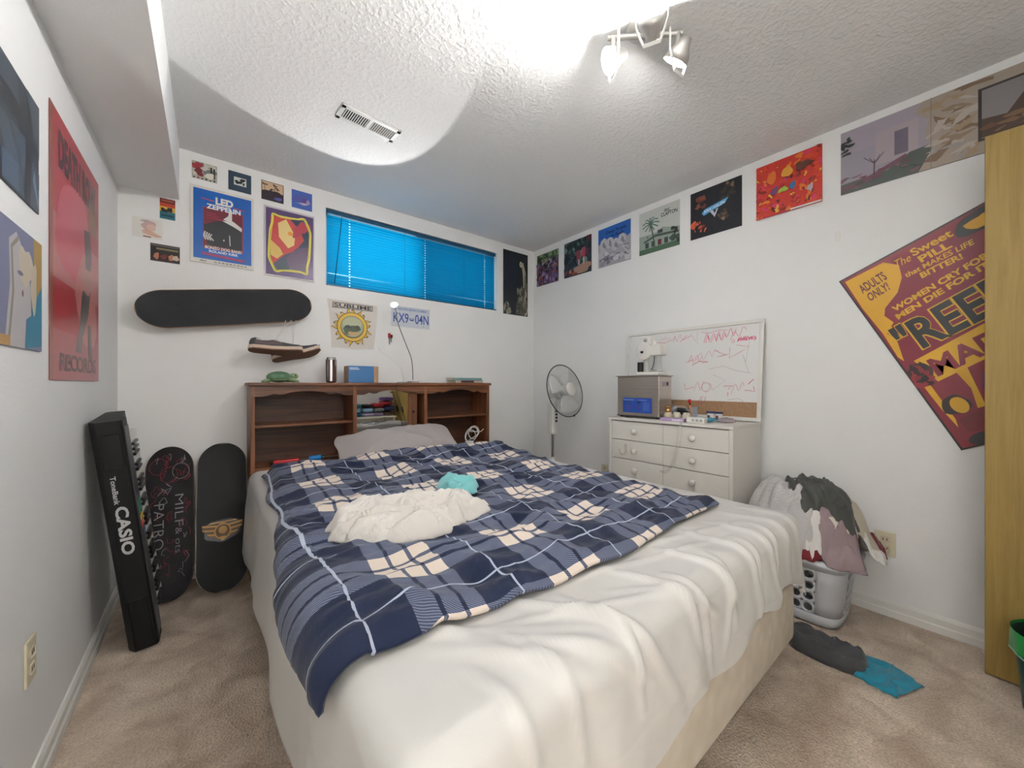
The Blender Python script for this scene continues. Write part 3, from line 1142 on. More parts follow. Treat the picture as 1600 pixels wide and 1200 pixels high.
def right(name, label, cat, y0, z0, y1, z1, **kw):      # y0 is the far (image left) edge
    return Sheet(name, label, cat, (XR, y0, z0), RX, BZ, y0 - y1, z1 - z0, **kw)


def left(name, label, cat, y0, z0, y1, z1, **kw):
    return Sheet(name, label, cat, (XL, y0, z0), LX, BZ, y1 - y0, z1 - z0, **kw)


# --- back wall, top row of small cards
g = 'small album prints above the posters'
s = back('album_print', 'small grey and red collage print, leftmost under the ceiling', 'print', -0.077, 2.270, 0.036, 2.368, paper='b9b4a6', group=g)
s.rect(0, 0, 1, 1, 'b5b2a4')
s.scatter(10, ['8f8d80', 'cfccc0', '7d7f78'], (0.1, 0.3, 0.9, 0.9), (0.08, 0.2), 3)
s.ell(0.2, 0.75, 0.22, 0.18, 'a03038', wob=0.4, seed=2); s.ell(0.28, 0.42, 0.18, 0.22, '7c2c34', wob=0.4, seed=5)
s.rect(0.72, 0.3, 0.80, 0.85, '2c2e2e'); s.rect(0.84, 0.2, 0.92, 0.8, '333634'); s.ell(0.7, 0.3, 0.2, 0.16, 'e4e0d4', wob=0.3)
for i in range(6):
    s.rect(0.05 + i * 0.16, 0.02, 0.12 + i * 0.16, 0.09 + 0.03 * (i % 2), '2a2626' if i != 1 else 'a01c30')
s.done()
s = back('album_print', 'small navy print with a white picture in the middle', 'print', 0.088, 2.256, 0.200, 2.370, paper='2b4154', group=g)
s.rect(0, 0, 1, 1, '2c4356'); s.rect(0.24, 0.32, 0.78, 0.74, 'dcdcd8')
s.ell(0.5, 0.54, 0.2, 0.13, '1d2226', wob=0.5, seed=4, rot=0.5); s.ell(0.45, 0.58, 0.07, 0.05, 'c8c8c4'); s.rect(0.62, 0.36, 0.70, 0.5, '22272b')
s.done()
s = back('album_print', 'small sunset print with dark palm trees and a black edge', 'print', 0.252, 2.250, 0.371, 2.368, paper='1c1712', group=g)
s.rect(0.03, 0.03, 0.97, 0.97, '2a1c2c'); s.rect(0.03, 0.45, 0.97, 0.97, 'd9b795'); s.ell(0.5, 0.42, 0.5, 0.14, '2b1a26', wob=0.4, seed=3)
for px, ph in ((0.15, 0.82), (0.6, 0.84), (0.7, 0.70), (0.45, 0.6)):
    s.rect(px - 0.008, 0.4, px + 0.012, ph, '241820'); s.ell(px, ph, 0.09, 0.05, '2e1f22', wob=0.9, seed=int(px * 50))
s.ell(0.75, 0.18, 0.2, 0.07, '5a5cae', wob=0.3); s.ell(0.4, 0.2, 0.2, 0.06, '1a1020', wob=0.3)
s.done()
s = back('album_print', 'small violet blue print with a pale slanted streak', 'print', 0.416, 2.247, 0.535, 2.363, paper='3f5fb4', group=g)
s.rect(0, 0, 1, 1, '3f62b8'); s.ell(0.5, 0.55, 0.42, 0.3, '4b57a6', wob=0.3, seed=3)
s.poly([(0.15, 0.28), (0.55, 0.38), (0.8, 0.62), (0.92, 0.42), (0.75, 0.28)], 'a99ac4'); s.poly([(0.3, 0.3), (0.6, 0.36), (0.8, 0.34), (0.6, 0.24)], 'd5c7d8')
s.ell(0.6, 0.5, 0.16, 0.1, '5c3f88', wob=0.4, seed=6)
s.done()
# --- left cluster
s = back('rainbow_card', 'tiny card striped red, yellow and teal beside the soffit', 'print', -0.210, 2.003, -0.147, 2.114, paper='3a1e22')
s.rect(0, 0.78, 1, 1, '6e2330'); s.rect(0, 0.60, 1, 0.78, 'c4472e'); s.rect(0, 0.36, 1, 0.60, 'e0b13a'); s.rect(0, 0.0, 1, 0.36, '1f6f80')
s.ell(0.4, 0.42, 0.28, 0.12, '1c1a1c', wob=0.7, seed=4); s.ell(0.65, 0.48, 0.12, 0.14, '1c1a1c', wob=0.5, seed=8)
s.rect(0.1, 0.12, 0.9, 0.22, '123c48'); s.rect(0.12, 0.86, 0.88, 0.93, 'b8622a')
s.done()
s = back('pale_print', 'white print with a faint pink curled shape by the corner', 'print', -0.317, 1.883, -0.199, 1.986, paper='e6e3dd')
s.ell(0.55, 0.62, 0.26, 0.26, 'c9aaa4', wob=0.2, seed=2, rot=0.4); s.ell(0.62, 0.56, 0.16, 0.16, 'e0bdae', wob=0.2, seed=6)
s.ell(0.62, 0.24, 0.32, 0.12, 'd9b09c', wob=0.3, seed=9, rot=-0.2); s.ell(0.42, 0.85, 0.16, 0.06, 'b6a6aa', wob=0.3); s.rect(0.36, 0.03, 0.62, 0.09, '9c5a50')
s.done()
s = back('dark_group_print', 'small black print with reddish figures above the hanging skateboard', 'print', -0.247, 1.766, -0.128, 1.860, paper='141210')
s.rect(0.03, 0.86, 0.97, 0.96, '57554c'); s.rect(0.2, 0.68, 0.95, 0.78, '8a7a58')
for i, (x_, c_) in enumerate(((0.2, 'b06e50'), (0.45, '6e2622'), (0.7, 'b4785a'), (0.86, 'cdb6a4'))):
    s.ell(x_, 0.30, 0.10, 0.17, c_, wob=0.3, seed=i)
s.rect(0.05, 0.02, 0.95, 0.08, '3c1c18')
s.done()
# --- framed blue concert poster
s = back('concert_poster', 'framed blue concert poster with white block lettering and dark picture', 'poster', -0.084, 1.795, 0.212, 2.232, paper='dedbd3', thick=0.006, rough=0.25)
s.rect(0.045, 0.055, 0.96, 0.965, '1560b8')
s.rect(0.19, 0.20, 0.82, 0.74, 'a23248')
s.rect(0.20, 0.21, 0.80, 0.73, '6e2434')
s.poly([(0.20, 0.50), (0.40, 0.58), (0.62, 0.62), (0.80, 0.56), (0.80, 0.24), (0.28, 0.24), (0.22, 0.34)], '2e3136')
s.poly([(0.50, 0.62), (0.64, 0.60), (0.64, 0.76), (0.60, 0.80), (0.58, 0.68)], 'dcd9d4')
s.poly([(0.48, 0.60), (0.66, 0.62), (0.80, 0.55), (0.80, 0.50), (0.66, 0.55)], 'd8d6d2')
for i in range(4):
    s.stroke([(0.22 + i * 0.035, 0.42 - i * 0.01), (0.20 + i * 0.03, 0.36), (0.23 + i * 0.04, 0.31)], 0.006, 'dad8d4')
s.stroke([(0.60, 0.42), (0.61, 0.28)], 0.004, 'd8d6d2'); s.ell(0.51, 0.34, 0.012, 0.012, 'e0deda')
for i in range(3):
    s.rect(0.24, 0.60 + i * 0.03, 0.48 - i * 0.04, 0.612 + i * 0.03, 'a23248')
s.stroke([(0.16, 0.845), (0.36, 0.835)], 0.006, 'b04a68'); s.stroke([(0.66, 0.805), (0.86, 0.795)], 0.006, 'b04a68')
s.stroke([(0.17, 0.135), (0.85, 0.105)], 0.007, 'b04a68'); s.stroke([(0.17, 0.118), (0.85, 0.088)], 0.005, 'b04a68')
s.text('LED', 0.38, 0.80, 0.66, 0.895, 'e9e7e2', 0.05)
s.text('ZEPPELIN', 0.24, 0.725, 0.78, 0.79, 'e9e7e2', 0.04)
s.text('BONZO DOG BAND', 0.22, 0.195, 0.80, 0.235, 'e6e4e0', 0.03)
s.text('ROLAND KIRK', 0.28, 0.150, 0.74, 0.185, 'e6e4e0', 0.03)
s.text('Fillmore', 0.14, 0.018, 0.24, 0.040, '2a2a2a', 0.03, 0.3)
for i in range(9):
    s.rect(0.36 + i * 0.06, 0.024, 0.40 + i * 0.06, 0.034, '4a4a48')
s.done()
# --- purple poster with a wavy yellow frame (plain abstract shapes)
s = back('purple_poster', 'purple poster with red and yellow shapes inside a wavy yellow border', 'poster', 0.266, 1.780, 0.548, 2.216, paper='cfc8cc', thick=0.006, rough=0.25)
s.rect(0.03, 0.02, 0.975, 0.975, '55406e')
wav = []
for i in range(64):
    a = 2 * PI * i / 64
    k = 0.40 + 0.012 * math.sin(a * 6 + 1)
    ex = math.copysign(abs(math.cos(a)) ** 0.42, math.cos(a)); ey = math.copysign(abs(math.sin(a)) ** 0.42, math.sin(a))
    wav.append((0.50 + k * ex * (1 + 0.05 * math.sin(a * 4)), 0.50 + (k + 0.02) * ey * (1 - 0.05 * math.sin(a * 4 + 1))))
s.poly(wav, '37415a')
s.poly([(0.12, 0.86), (0.45, 0.90), (0.70, 0.74), (0.78, 0.60), (0.60, 0.42), (0.40, 0.34), (0.14, 0.16), (0.12, 0.5)], 'c74a48')
s.poly([(0.26, 0.78), (0.42, 0.86), (0.60, 0.64), (0.58, 0.50), (0.46, 0.44), (0.28, 0.58)], 'ecd08a')
s.poly([(0.12, 0.52), (0.30, 0.42), (0.36, 0.34), (0.24, 0.26), (0.12, 0.30)], 'e7c46e')
s.ell(0.72, 0.76, 0.16, 0.10, 'b8424e', wob=0.5, seed=3, rot=0.5); s.ell(0.50, 0.66, 0.05, 0.03, 'e2943c')
s.poly([(0.42, 0.30), (0.62, 0.46), (0.90, 0.52), (0.90, 0.14), (0.60, 0.10), (0.30, 0.14)], '5d4566')
s.poly([(0.24, 0.12), (0.42, 0.30), (0.50, 0.12)], '33424e')
s.stroke(wav + wav[:1], 0.008, 'e6d95a')
s.stroke([(0.5 + (x - 0.5) * 0.94, 0.5 + (y - 0.5) * 0.96) for x, y in wav[::2] + wav[:1]], 0.005, 'e0cf4e')
s.done()
# --- tall dark poster by the corner
s = back('dark_poster', 'tall dark navy poster with a pale rocky slope beside the window', 'poster', 2.138, 1.759, 2.441, 2.362, paper='14181c')
s.rect(0, 0, 1, 1, '171d24'); s.ell(0.3, 0.7, 0.3, 0.25, '1b2430', wob=0.2)
s.poly([(0.98, 0.0), (0.98, 0.55), (0.88, 0.50), (0.74, 0.42), (0.62, 0.30), (0.52, 0.16), (0.50, 0.02)], '57564a')
s.scatter(46, ['8d8a78', '3e3e36', 'b0ab96', '2a2b27', '6c6a5c'], (0.56, 0.02, 0.98, 0.42), (0.02, 0.07), 31, 0.8)
s.scatter(14, ['6a685a', '34352f', '9a9784'], (0.02, 0.02, 0.3, 0.16), (0.03, 0.07), 7, 0.8)
s.poly([(0.80, 0.45), (0.93, 0.48), (0.90, 0.70), (0.80, 0.86), (0.72, 0.84), (0.78, 0.66)], 'a39e86')
s.poly([(0.84, 0.46), (0.93, 0.48), (0.92, 0.62), (0.86, 0.70)], '6c6858')
s.ell(0.70, 0.82, 0.055, 0.045, 'd9d2ba'); s.ell(0.70, 0.82, 0.022, 0.026, '74705e')
s.done()
# --- fabric sun banner
s = Sheet('sun_banner', 'small white cloth banner with a yellow sun pinned below the window', 'banner', (0.655, YB, 1.350), BX, BZ, 0.285, 0.325, paper='d8d2cb', thick=0.002)
s.pr.use(ink('d8d2cb'))
s.paper = MB().use(mat('banner_cotton', (219, 213, 206), 0.9))
s.paper.grid(14, 14, lambda u, v: ((u * (1 + 0.20 * v) - 0.10 * v + 0.02 * math.sin(v * 3)) * s.w, (v * (1 + 0.03 * (1 - u) ) + 0.012 * math.sin(u * 9) * (1 - v)) * s.h, 0.0006 + 0.0006 * math.sin(u * 11 + v * 5)))
cs, ry_ = (0.48, 0.47), 0.285 / 0.325
for i in range(18):
    a = 2 * PI * i / 18 + 0.1
    r1 = 0.48 if i % 2 else 0.42
    pts = []
    for da, r in ((-0.16, 0.33), (-0.05 + 0.05 * (-1) ** i, 0.41), (0.08 * (-1) ** i, r1), (0.07 + 0.05 * (-1) ** i, 0.40), (0.16, 0.33)):
        pts.append((cs[0] + r * math.cos(a + da), cs[1] + r * ry_ * math.sin(a + da)))
    s.poly([(cs[0] + (x - cs[0]) * 1.06, cs[1] + (y - cs[1]) * 1.06) for x, y in pts], '3a3428')
    s.poly(pts, 'ddb13c')
s.ell(cs[0], cs[1], 0.365, 0.365 * ry_, '3c362a', 32); s.ell(cs[0], cs[1], 0.35, 0.35 * ry_, 'e2bb48', 32)
s.ell(cs[0], cs[1], 0.28, 0.28 * ry_, '4a4a40', 32); s.ell(cs[0], cs[1] + 0.01, 0.265, 0.26 * ry_, 'a9b08e', 32)
s.ell(cs[0], cs[1] + 0.08, 0.22, 0.13, 'bcc0a0', 24); s.ell(cs[0] - 0.02, cs[1] - 0.07, 0.20, 0.10, '53604e', 24, 0.3, 2)
s.ell(cs[0] + 0.02, cs[1] - 0.14, 0.12, 0.05, 'c9a77a', 20, 0.3, 4); s.ell(cs[0] - 0.11, cs[1], 0.07, 0.04, '3d4a48', 16, 0.3, 3); s.ell(cs[0] + 0.12, cs[1], 0.07, 0.04, '46504a', 16, 0.3, 5)
s.rect(0.02, 0.860, 0.98, 0.975, '2c2a28'); s.rect(0.035, 0.873, 0.965, 0.962, 'd4cec6')
s.text('SUBLIME', 0.05, 0.878, 0.95, 0.957, '2c2a28', 0.03)
s.done()
# --- licence plate
s = back('licence_plate', 'white licence plate with blue characters on the wall', 'licence plate', 1.075, 1.540, 1.390, 1.697, paper='cfd4dc', thick=0.002, rough=0.35)
s.rect(0.0, 0.80, 1.0, 0.985, 'c3cad8')
s.text('KX9', 0.045, 0.20, 0.43, 0.68, '27479c', 0.012)
s.text('04N', 0.60, 0.20, 0.965, 0.68, '27479c', 0.012)
s.poly([(0.455, 0.46), (0.575, 0.46), (0.575, 0.36), (0.515, 0.32), (0.455, 0.36)], '3a56a0'); s.rect(0.47, 0.40, 0.56, 0.43, 'cfd4dc')
s.text('BEAUTIFUL BRITISH COLUMBIA', 0.17, 0.82, 0.90, 0.925, '5a73b0', 0.01)
s.ell(0.09, 0.87, 0.022, 0.044, '8a8f98'); s.ell(0.83, 0.10, 0.010, 0.020, '22242a'); s.ell(0.9, 0.87, 0.018, 0.036, 'a4a8b0')
s.done()

# --- right wall: record sleeves in a row
g = 'record sleeves in a row under the ceiling'
s = right('record_sleeve', 'record sleeve with a crowded purple and green scene, nearest the corner', 'record sleeve', 2.742, 2.054, 2.454, 2.354, paper='3a3440', group=g, thick=0.004)
s.rect(0, 0, 1, 1, '5a4a62')
s.rect(0, 0.72, 1, 1, '4f6a4c'); s.scatter(40, ['6f8a5a', '2c3a2c', '88a070', '415a44'], (0, 0.72, 1, 1), (0.03, 0.09), 5)
s.scatter(110, ['6e5a8e', '93545a', '3a2c3e', '8c7cae', '7a3e46', 'a99cc4', '2a2430', '9a6a5a'], (0, 0, 1, 0.75), (0.025, 0.08), 77)
s.text('ROCK', 0.2, 0.80, 0.6, 0.90, '1d241c', 0.02)
s.done()
s = right('record_sleeve', 'record sleeve with a dark green woodland crowd and pink figures', 'record sleeve', 2.377, 2.055, 2.067, 2.366, paper='26302e', group=g, thick=0.004)
s.rect(0, 0, 1, 1, '2c3a3e')
s.scatter(60, ['4a6e66', '20282c', '3e5a5c', '6a8c84', '1a2024', '54304a'], (0, 0.35, 1, 1), (0.03, 0.10), 12)
s.scatter(26, ['1e2c3a', '2a4050', '161c22'], (0, 0.1, 0.4, 0.6), (0.04, 0.1), 21)
s.ell(0.70, 0.16, 0.34, 0.13, 'a98474', wob=0.3, seed=2); s.ell(0.55, 0.55, 0.07, 0.16, '8c3848', wob=0.3, seed=4); s.ell(0.74, 0.56, 0.07, 0.15, 'b8404e', wob=0.3, seed=6)
s.rect(0.54, 0.26, 0.60, 0.42, 'c0989a'); s.rect(0.72, 0.26, 0.77, 0.44, 'b8b0ae'); s.scatter(12, ['c4845c', '8a4834', '603040'], (0.0, 0.0, 0.6, 0.16), (0.03, 0.07), 8)
s.rect(0.85, 0.86, 1.0, 1.0, '5e2c34')
s.done()
s = right('record_sleeve', 'record sleeve with bright blue sky over pale carved rock', 'record sleeve', 1.993, 2.056, 1.686, 2.368, paper='aaa8b0', group=g, thick=0.004)
s.rect(0, 0, 1, 1, '2160b4')
s.poly([(0, 0), (1, 0), (1, 0.66), (0.92, 0.60), (0.82, 0.70), (0.62, 0.60), (0.45, 0.66), (0.2, 0.72), (0.06, 0.62), (0, 0.6)], 'a9a6ae')
for i, (cx_, cy_) in enumerate(((0.16, 0.58), (0.36, 0.58), (0.54, 0.50), (0.74, 0.58))):
    s.ell(cx_, cy_, 0.11, 0.15, 'c2bfc4', wob=0.2, seed=i); s.ell(cx_ + 0.03, cy_ - 0.03, 0.05, 0.08, '8c8a94', wob=0.5, seed=i + 9)
s.scatter(34, ['bcb9be', '94929c', 'cbc8ca', '7d7c88'], (0.02, 0.05, 0.98, 0.42), (0.03, 0.09), 14)
s.text('Deep Purple', 0.26, 0.80, 0.88, 0.90, '10203c', 0.02); s.text('In Rock', 0.42, 0.70, 0.82, 0.785, '10203c', 0.02)
s.stroke([(0.80, 0.42), (0.96, 0.40), (0.84, 0.34), (0.95, 0.26), (0.86, 0.2), (0.94, 0.14)], 0.006, '23242c')
s.stroke([(0.05, 0.16), (0.16, 0.22), (0.22, 0.14), (0.34, 0.20)], 0.008, '3a4460')
s.done()
s = right('record_sleeve', 'record sleeve with a white house and palm under a grey sky', 'record sleeve', 1.611, 2.057, 1.300, 2.368, paper='bcc0ba', group=g, thick=0.004)
s.rect(0, 0, 1, 1, 'c6cac4'); s.rect(0, 0, 1, 0.12, '4c6a54')
s.poly([(0, 0.12), (0, 0.44), (0.42, 0.44), (0.6, 0.52), (0.78, 0.46), (1, 0.42), (1, 0.12)], '98a49a')
s.poly([(0.12, 0.30), (0.42, 0.40), (0.98, 0.34), (0.98, 0.29), (0.42, 0.34), (0.12, 0.26)], '4a564e')
for i in range(5):
    s.rect(0.16 + i * 0.16, 0.13, 0.25 + i * 0.16, 0.26, '3e4a48' if i != 2 else '6a3038')
s.rect(0.48, 0.40, 0.60, 0.48, '3a4644'); s.rect(0.2, 0.36, 0.24, 0.40, '56625c')
s.stroke([(0.40, 0.12), (0.36, 0.4), (0.30, 0.66)], 0.010, '4e5a50')
for i in range(11):
    a = i / 11 * 2 * PI
    s.stroke([(0.30, 0.68), (0.30 + 0.12 * math.cos(a), 0.70 + 0.13 * math.sin(a)), (0.30 + 0.22 * math.cos(a), 0.66 + 0.16 * math.sin(a))], 0.008, '4f6e66')
s.text('ERIC', 0.64, 0.84, 0.78, 0.90, '1e2220', 0.02); s.text('CLAPTON', 0.56, 0.745, 0.95, 0.83, '1e2220', 0.02)
s.scatter(8, ['2c3630', '44544a'], (0.8, 0.14, 0.98, 0.42), (0.03, 0.07), 5)
s.done()
s = right('record_sleeve', 'black record sleeve with four dim pictures and a light blue band', 'record sleeve', 1.225, 2.060, 0.913, 2.367, paper='191a20', group=g, thick=0.004)
s.rect(0, 0, 1, 1, '1c1e26'); s.rect(0.478, 0, 0.484, 1, '2c2e38'); s.rect(0, 0.48, 1, 0.486, '2c2e38')
s.scatter(9, ['6e3a30', '8c4a38', '4a2824'], (0.14, 0.62, 0.30, 0.84), (0.03, 0.06), 5); s.scatter(9, ['5a4838', '7a6450', '3a3028'], (0.64, 0.66, 0.88, 0.94), (0.03, 0.06), 6)
s.scatter(9, ['7a6450', 'a08468', '4a3a30'], (0.60, 0.24, 0.76, 0.42), (0.025, 0.05), 7)
s.ell(0.06, 0.30, 0.07, 0.07, 'd8603a', wob=0.4); s.scatter(14, ['c04a34', '8a3030', 'd86a48'], (0.08, 0.12, 0.38, 0.34), (0.02, 0.05), 8, flat=0.5)
s.poly([(0.24, 0.50), (0.30, 0.57), (0.76, 0.66), (0.70, 0.56), (0.28, 0.44)], '4aa0d4')
s.poly([(0.40, 0.49), (0.46, 0.50), (0.50, 0.42), (0.53, 0.50), (0.57, 0.51), (0.50, 0.34)], 'c2c6d0')
s.text('VAN HALEN', 0.29, 0.485, 0.70, 0.545, 'dfe6ee', 0.02, 0.3, rise=0.075)
s.done()
s = right('record_sleeve', 'red and orange psychedelic record sleeve full of bright blots', 'record sleeve', 0.835, 2.062, 0.529, 2.367, paper='c8382c', group=g, thick=0.004)
s.rect(0, 0, 1, 1, 'cc3a2c')
s.scatter(130, ['d8482c', 'c42c50', 'e07a2c', 'b02a30', 'd63a6a', '8a2a26', 'dfae34', 'c83a2c', 'd84a2c', 'ce4430'], (0, 0, 1, 1), (0.02, 0.07), 101, 0.8, 0.6)
s.scatter(26, ['5a7a34', '2c4a2c', 'dcc23c', '6a2a3c'], (0, 0.05, 1, 0.95), (0.015, 0.04), 55, 0.8, 0.5)
s.ell(0.26, 0.70, 0.08, 0.11, 'd8702c', wob=0.2); s.ell(0.50, 0.72, 0.08, 0.10, 'd89a34', wob=0.2, seed=3); s.ell(0.74, 0.74, 0.10, 0.09, '6a3a30', wob=0.4, seed=4)
s.ell(0.58, 0.44, 0.05, 0.06, '2a6aa0', wob=0.3); s.ell(0.84, 0.30, 0.05, 0.05, 'c4b4c4', wob=0.4); s.ell(0.30, 0.44, 0.07, 0.06, '7a4a78', wob=0.5); s.ell(0.44, 0.42, 0.06, 0.06, '9ab040', 14, 0.6, 3)
s.rect(0.0, 0.0, 1, 0.014, 'b02a44'); s.rect(0.55, 0.0, 1, 0.03, 'e0dcd8')
s.done()
s = right('gatefold_sleeve', 'wide open gatefold sleeve with a hazy grey townscape and peeling wall', 'record sleeve', 0.454, 2.062, -0.190, 2.375, paper='8c8690', group=g, thick=0.004)
s.rect(0, 0, 0.48, 1, '9d97a2'); s.rect(0, 0.62, 0.48, 1, 'a39aa6'); s.rect(0.2, 0.3, 0.42, 0.8, 'ab9ea4')
s.poly([(0, 0), (0.48, 0), (0.48, 0.36), (0.38, 0.34), (0.26, 0.18), (0, 0.16)], '4c5450')
s.poly([(0, 0.1), (0.14, 0.16), (0.36, 0.34), (0.36, 0.28), (0.14, 0.08), (0, 0.05)], '6e4a58')
s.rect(0.30, 0.36, 0.37, 0.72, '6b6272'); s.scatter(12, ['2c3230', '3c4640'], (0, 0.6, 0.06, 0.92), (0.01, 0.02), 6, flat=1.0)
s.stroke([(0.19, 0.08), (0.195, 0.40)], 0.005, '4c4048')
for a in (-0.06, -0.03, 0.03, 0.05):
    s.stroke([(0.195, 0.34), (0.195 + a, 0.42 + abs(a))], 0.003, '4c4048')
s.scatter(20, ['6a3c4c', '7a5460', '3c4440', '4a5a4a'], (0, 0.06, 0.42, 0.24), (0.008, 0.02), 15)
s.poly([(0.42, 0), (1, 0), (1, 1), (0.44, 1), (0.40, 0.86), (0.47, 0.72), (0.45, 0.5), (0.49, 0.3)], 'a39689')
s.scatter(34, ['8c7a66', 'b4aaa2', '7a6450', 'a08c70', '9c9694'], (0.48, 0.05, 0.70, 0.98), (0.015, 0.045), 24, 0.8)
s.rect(0.685, 0.16, 1, 0.86, '2c2624'); s.rect(0.70, 0.19, 1, 0.83, '857f80')
s.poly([(0.70, 0.20), (0.70, 0.45), (0.80, 0.42), (0.86, 0.62), (1, 0.70), (1, 0.2)], '4a362c'); s.scatter(16, ['6a4a34', '2c2220', '7a5c40'], (0.72, 0.22, 1, 0.5), (0.012, 0.03), 33)
s.rect(0.478, 0, 0.481, 1, '7a746e')
s.done()
# scrap of tape
MB().use(mat('masking_tape', (236, 235, 228), 0.5)).rbox((XR - 0.003, 0.458, 1.835), (XR - 0.0005, 0.476, 1.882), 0.001, 1).build('tape_scrap', label='torn scrap of white tape stuck on the right wall', cat='tape')

# --- tilted film poster
u_ = Vector((0, -0.895, 0.446)); d_ = Vector((0, -0.446, -0.895))
tl = Vector((XR, 0.462, 1.625))
s = Sheet('tilted_poster', 'large tilted crimson and yellow film poster on the right wall', 'poster', tl + d_ * 0.905, u_, -d_, 0.61, 0.905, paper='1c1416', thick=0.003, rough=0.3)


def Y(y):
    return 1 - y


s.rect(0.012, 0.008, 0.988, 0.992, '7c1c2c')
s.poly([(0.03, Y(0.02)), (0.28, Y(0.025)), (0.34, Y(0.075)), (0.31, Y(0.14)), (0.24, Y(0.20)), (0.13, Y(0.245)), (0.10, Y(0.28)), (0.12, Y(0.33)), (0.05, Y(0.37)), (0.07, Y(0.43)), (0.035, Y(0.53)), (0.02, Y(0.50)), (0.03, Y(0.36)), (0.02, Y(0.2))], 'd8a322')
s.text('ADULTS', 0.075, Y(0.125), 0.245, Y(0.075), '5c1a20', 0.02, rise=0.012)
s.text('ONLY!', 0.085, Y(0.18), 0.225, Y(0.135), '5c1a20', 0.02, 0.2, rise=0.012)
s.text('The', 0.325, Y(0.085), 0.415, Y(0.045), 'd8a322', 0.0, 0.5); s.text('Sweet', 0.43, Y(0.072), 0.65, Y(0.032), 'd8a322', 0.025, 0.0)
s.text('PILL', 0.44, Y(0.118), 0.61, Y(0.082), 'd8a322', 0.035); s.text('that MAKES LIFE', 0.33, Y(0.152), 0.70, Y(0.126), 'd8a322', 0.02, 0.2)
s.text('BITTER!', 0.39, Y(0.19), 0.615, Y(0.16), 'd8a322', 0.035, 0.1)
s.text('WOMEN CRY FOR IT', 0.16, Y(0.285), 0.78, Y(0.255), 'd8a322', 0.04, rise=0.055)
s.text('MEN DIE FOR IT!', 0.15, Y(0.328), 0.70, Y(0.298), 'd8a322', 0.04, rise=0.055)
s.text('"REEFER', 0.055, Y(0.520), 0.985, Y(0.350), 'd8a322', 0.055, rise=0.07)
s.text('"REEFER', 0.065, Y(0.515), 0.975, Y(0.355), '15181a', 0.028, rise=0.07)
s.poly([(0.08, Y(0.545)), (0.99, Y(0.44)), (0.99, Y(0.58)), (0.12, Y(0.675))], 'dca824')
s.text('MADNESS"', 0.135, Y(0.655), 0.97, Y(0.560), '7c1c2c', 0.035, rise=0.075)
s.ell(0.065, Y(0.622), 0.07, 0.062, '3c1014', 18, 0.15, 2); s.scatter(18, ['7a1c26', '1e0c10', '8c2430'], (0.02, Y(0.67), 0.11, Y(0.575)), (0.012, 0.03), 6)
s.poly([(0.04, Y(0.68)), (0.075, Y(0.68)), (0.075, Y(0.86)), (0.06, Y(0.90)), (0.045, Y(0.80))], 'd8a322')
s.poly([(0.225, Y(0.66)), (0.285, Y(0.655)), (0.24, Y(0.84)), (0.20, Y(0.84)), (0.235, Y(0.75))], 'd8a322')
s.ell(0.12, Y(0.80), 0.065, 0.05, '2c1a18', 16, 0.2, 3); s.ell(0.135, Y(0.805), 0.042, 0.040, 'd8a322', 16)
s.poly([(0.085, Y(0.865)), (0.20, Y(0.85)), (0.22, Y(0.94)), (0.09, Y(0.93))], '6a1620'); s.ell(0.16, Y(0.97), 0.10, 0.03, '14161a', 14)
s.ell(0.35, Y(0.78), 0.07, 0.07, '5c2a5c', 16, 0.3, 5)
s.ell(0.80, Y(0.065), 0.13, 0.055, '1c1a1a', 18, 0.2, 3); s.ell(0.80, Y(0.07), 0.08, 0.032, 'd8a322', 14, 0.3, 8)
s.rect(0.45, Y(0.97), 0.95, Y(0.66), '6e1826'); s.ell(0.70, Y(0.80), 0.16, 0.12, 'c8962a', 18, 0.3, 9); s.ell(0.72, Y(0.78), 0.10, 0.08, '2a1a18', 14, 0.3, 10)
s.done()

# --- left wall
s = left('red_poster', 'tall red poster with dark dripping letters on the left wall', 'poster', 1.722, 1.112, 2.350, 1.945, paper='a9505a', rough=0.3)
s.rect(0.0, 0.0, 0.05, 1.0, '8e5440'); s.rect(0.05, 0.62, 1, 1, 'b0343e'); s.rect(0.05, 0.32, 1, 0.62, 'b86a6a'); s.rect(0.05, 0.18, 1, 0.38, 'a82c34'); s.rect(0.05, 0.0, 1, 0.19, 'ac5258')
s.ell(0.45, 0.60, 0.34, 0.22, 'c24a5c', 24, 0.15, 3); s.ell(0.70, 0.36, 0.26, 0.20, 'bf6f6a', 20, 0.2, 5); s.rect(0.72, 0.70, 0.95, 0.86, '8c6050')
s.poly([(0.62, 0.68), (0.76, 0.70), (0.80, 0.62), (0.78, 0.50), (0.66, 0.50)], '53464a'); s.poly([(0.58, 0.40), (0.78, 0.42), (0.72, 0.30), (0.60, 0.20), (0.52, 0.22)], '5e5a58')
s.poly([(0.52, 0.24), (0.60, 0.24), (0.56, 0.12), (0.44, 0.12)], '6a5c5a'); s.poly([(0.70, 0.26), (0.78, 0.26), (0.82, 0.10), (0.72, 0.11)], '6a5c5a'); s.ell(0.70, 0.46, 0.13, 0.07, 'b47a72', 14, 0.3, 4)
s.text('DEATH ROW', 0.13, 0.80, 0.90, 0.945, '45262e', 0.05)
s.text('RECORDS', 0.15, 0.035, 0.92, 0.105, '5a3638', 0.03)
s.done()
s = left('dark_blue_poster', 'dark blue grey poster high on the left wall at the edge of view', 'poster', 1.15, 1.567, 1.630, 1.860, paper='2c3640', rough=0.3)
s.rect(0, 0, 1, 1, '2f3b46'); s.scatter(16, ['3a4e5e', '232b34', '42505c', '1d242c'], (0.4, 0.0, 1, 1), (0.06, 0.16), 4, 0.5, 1.4)
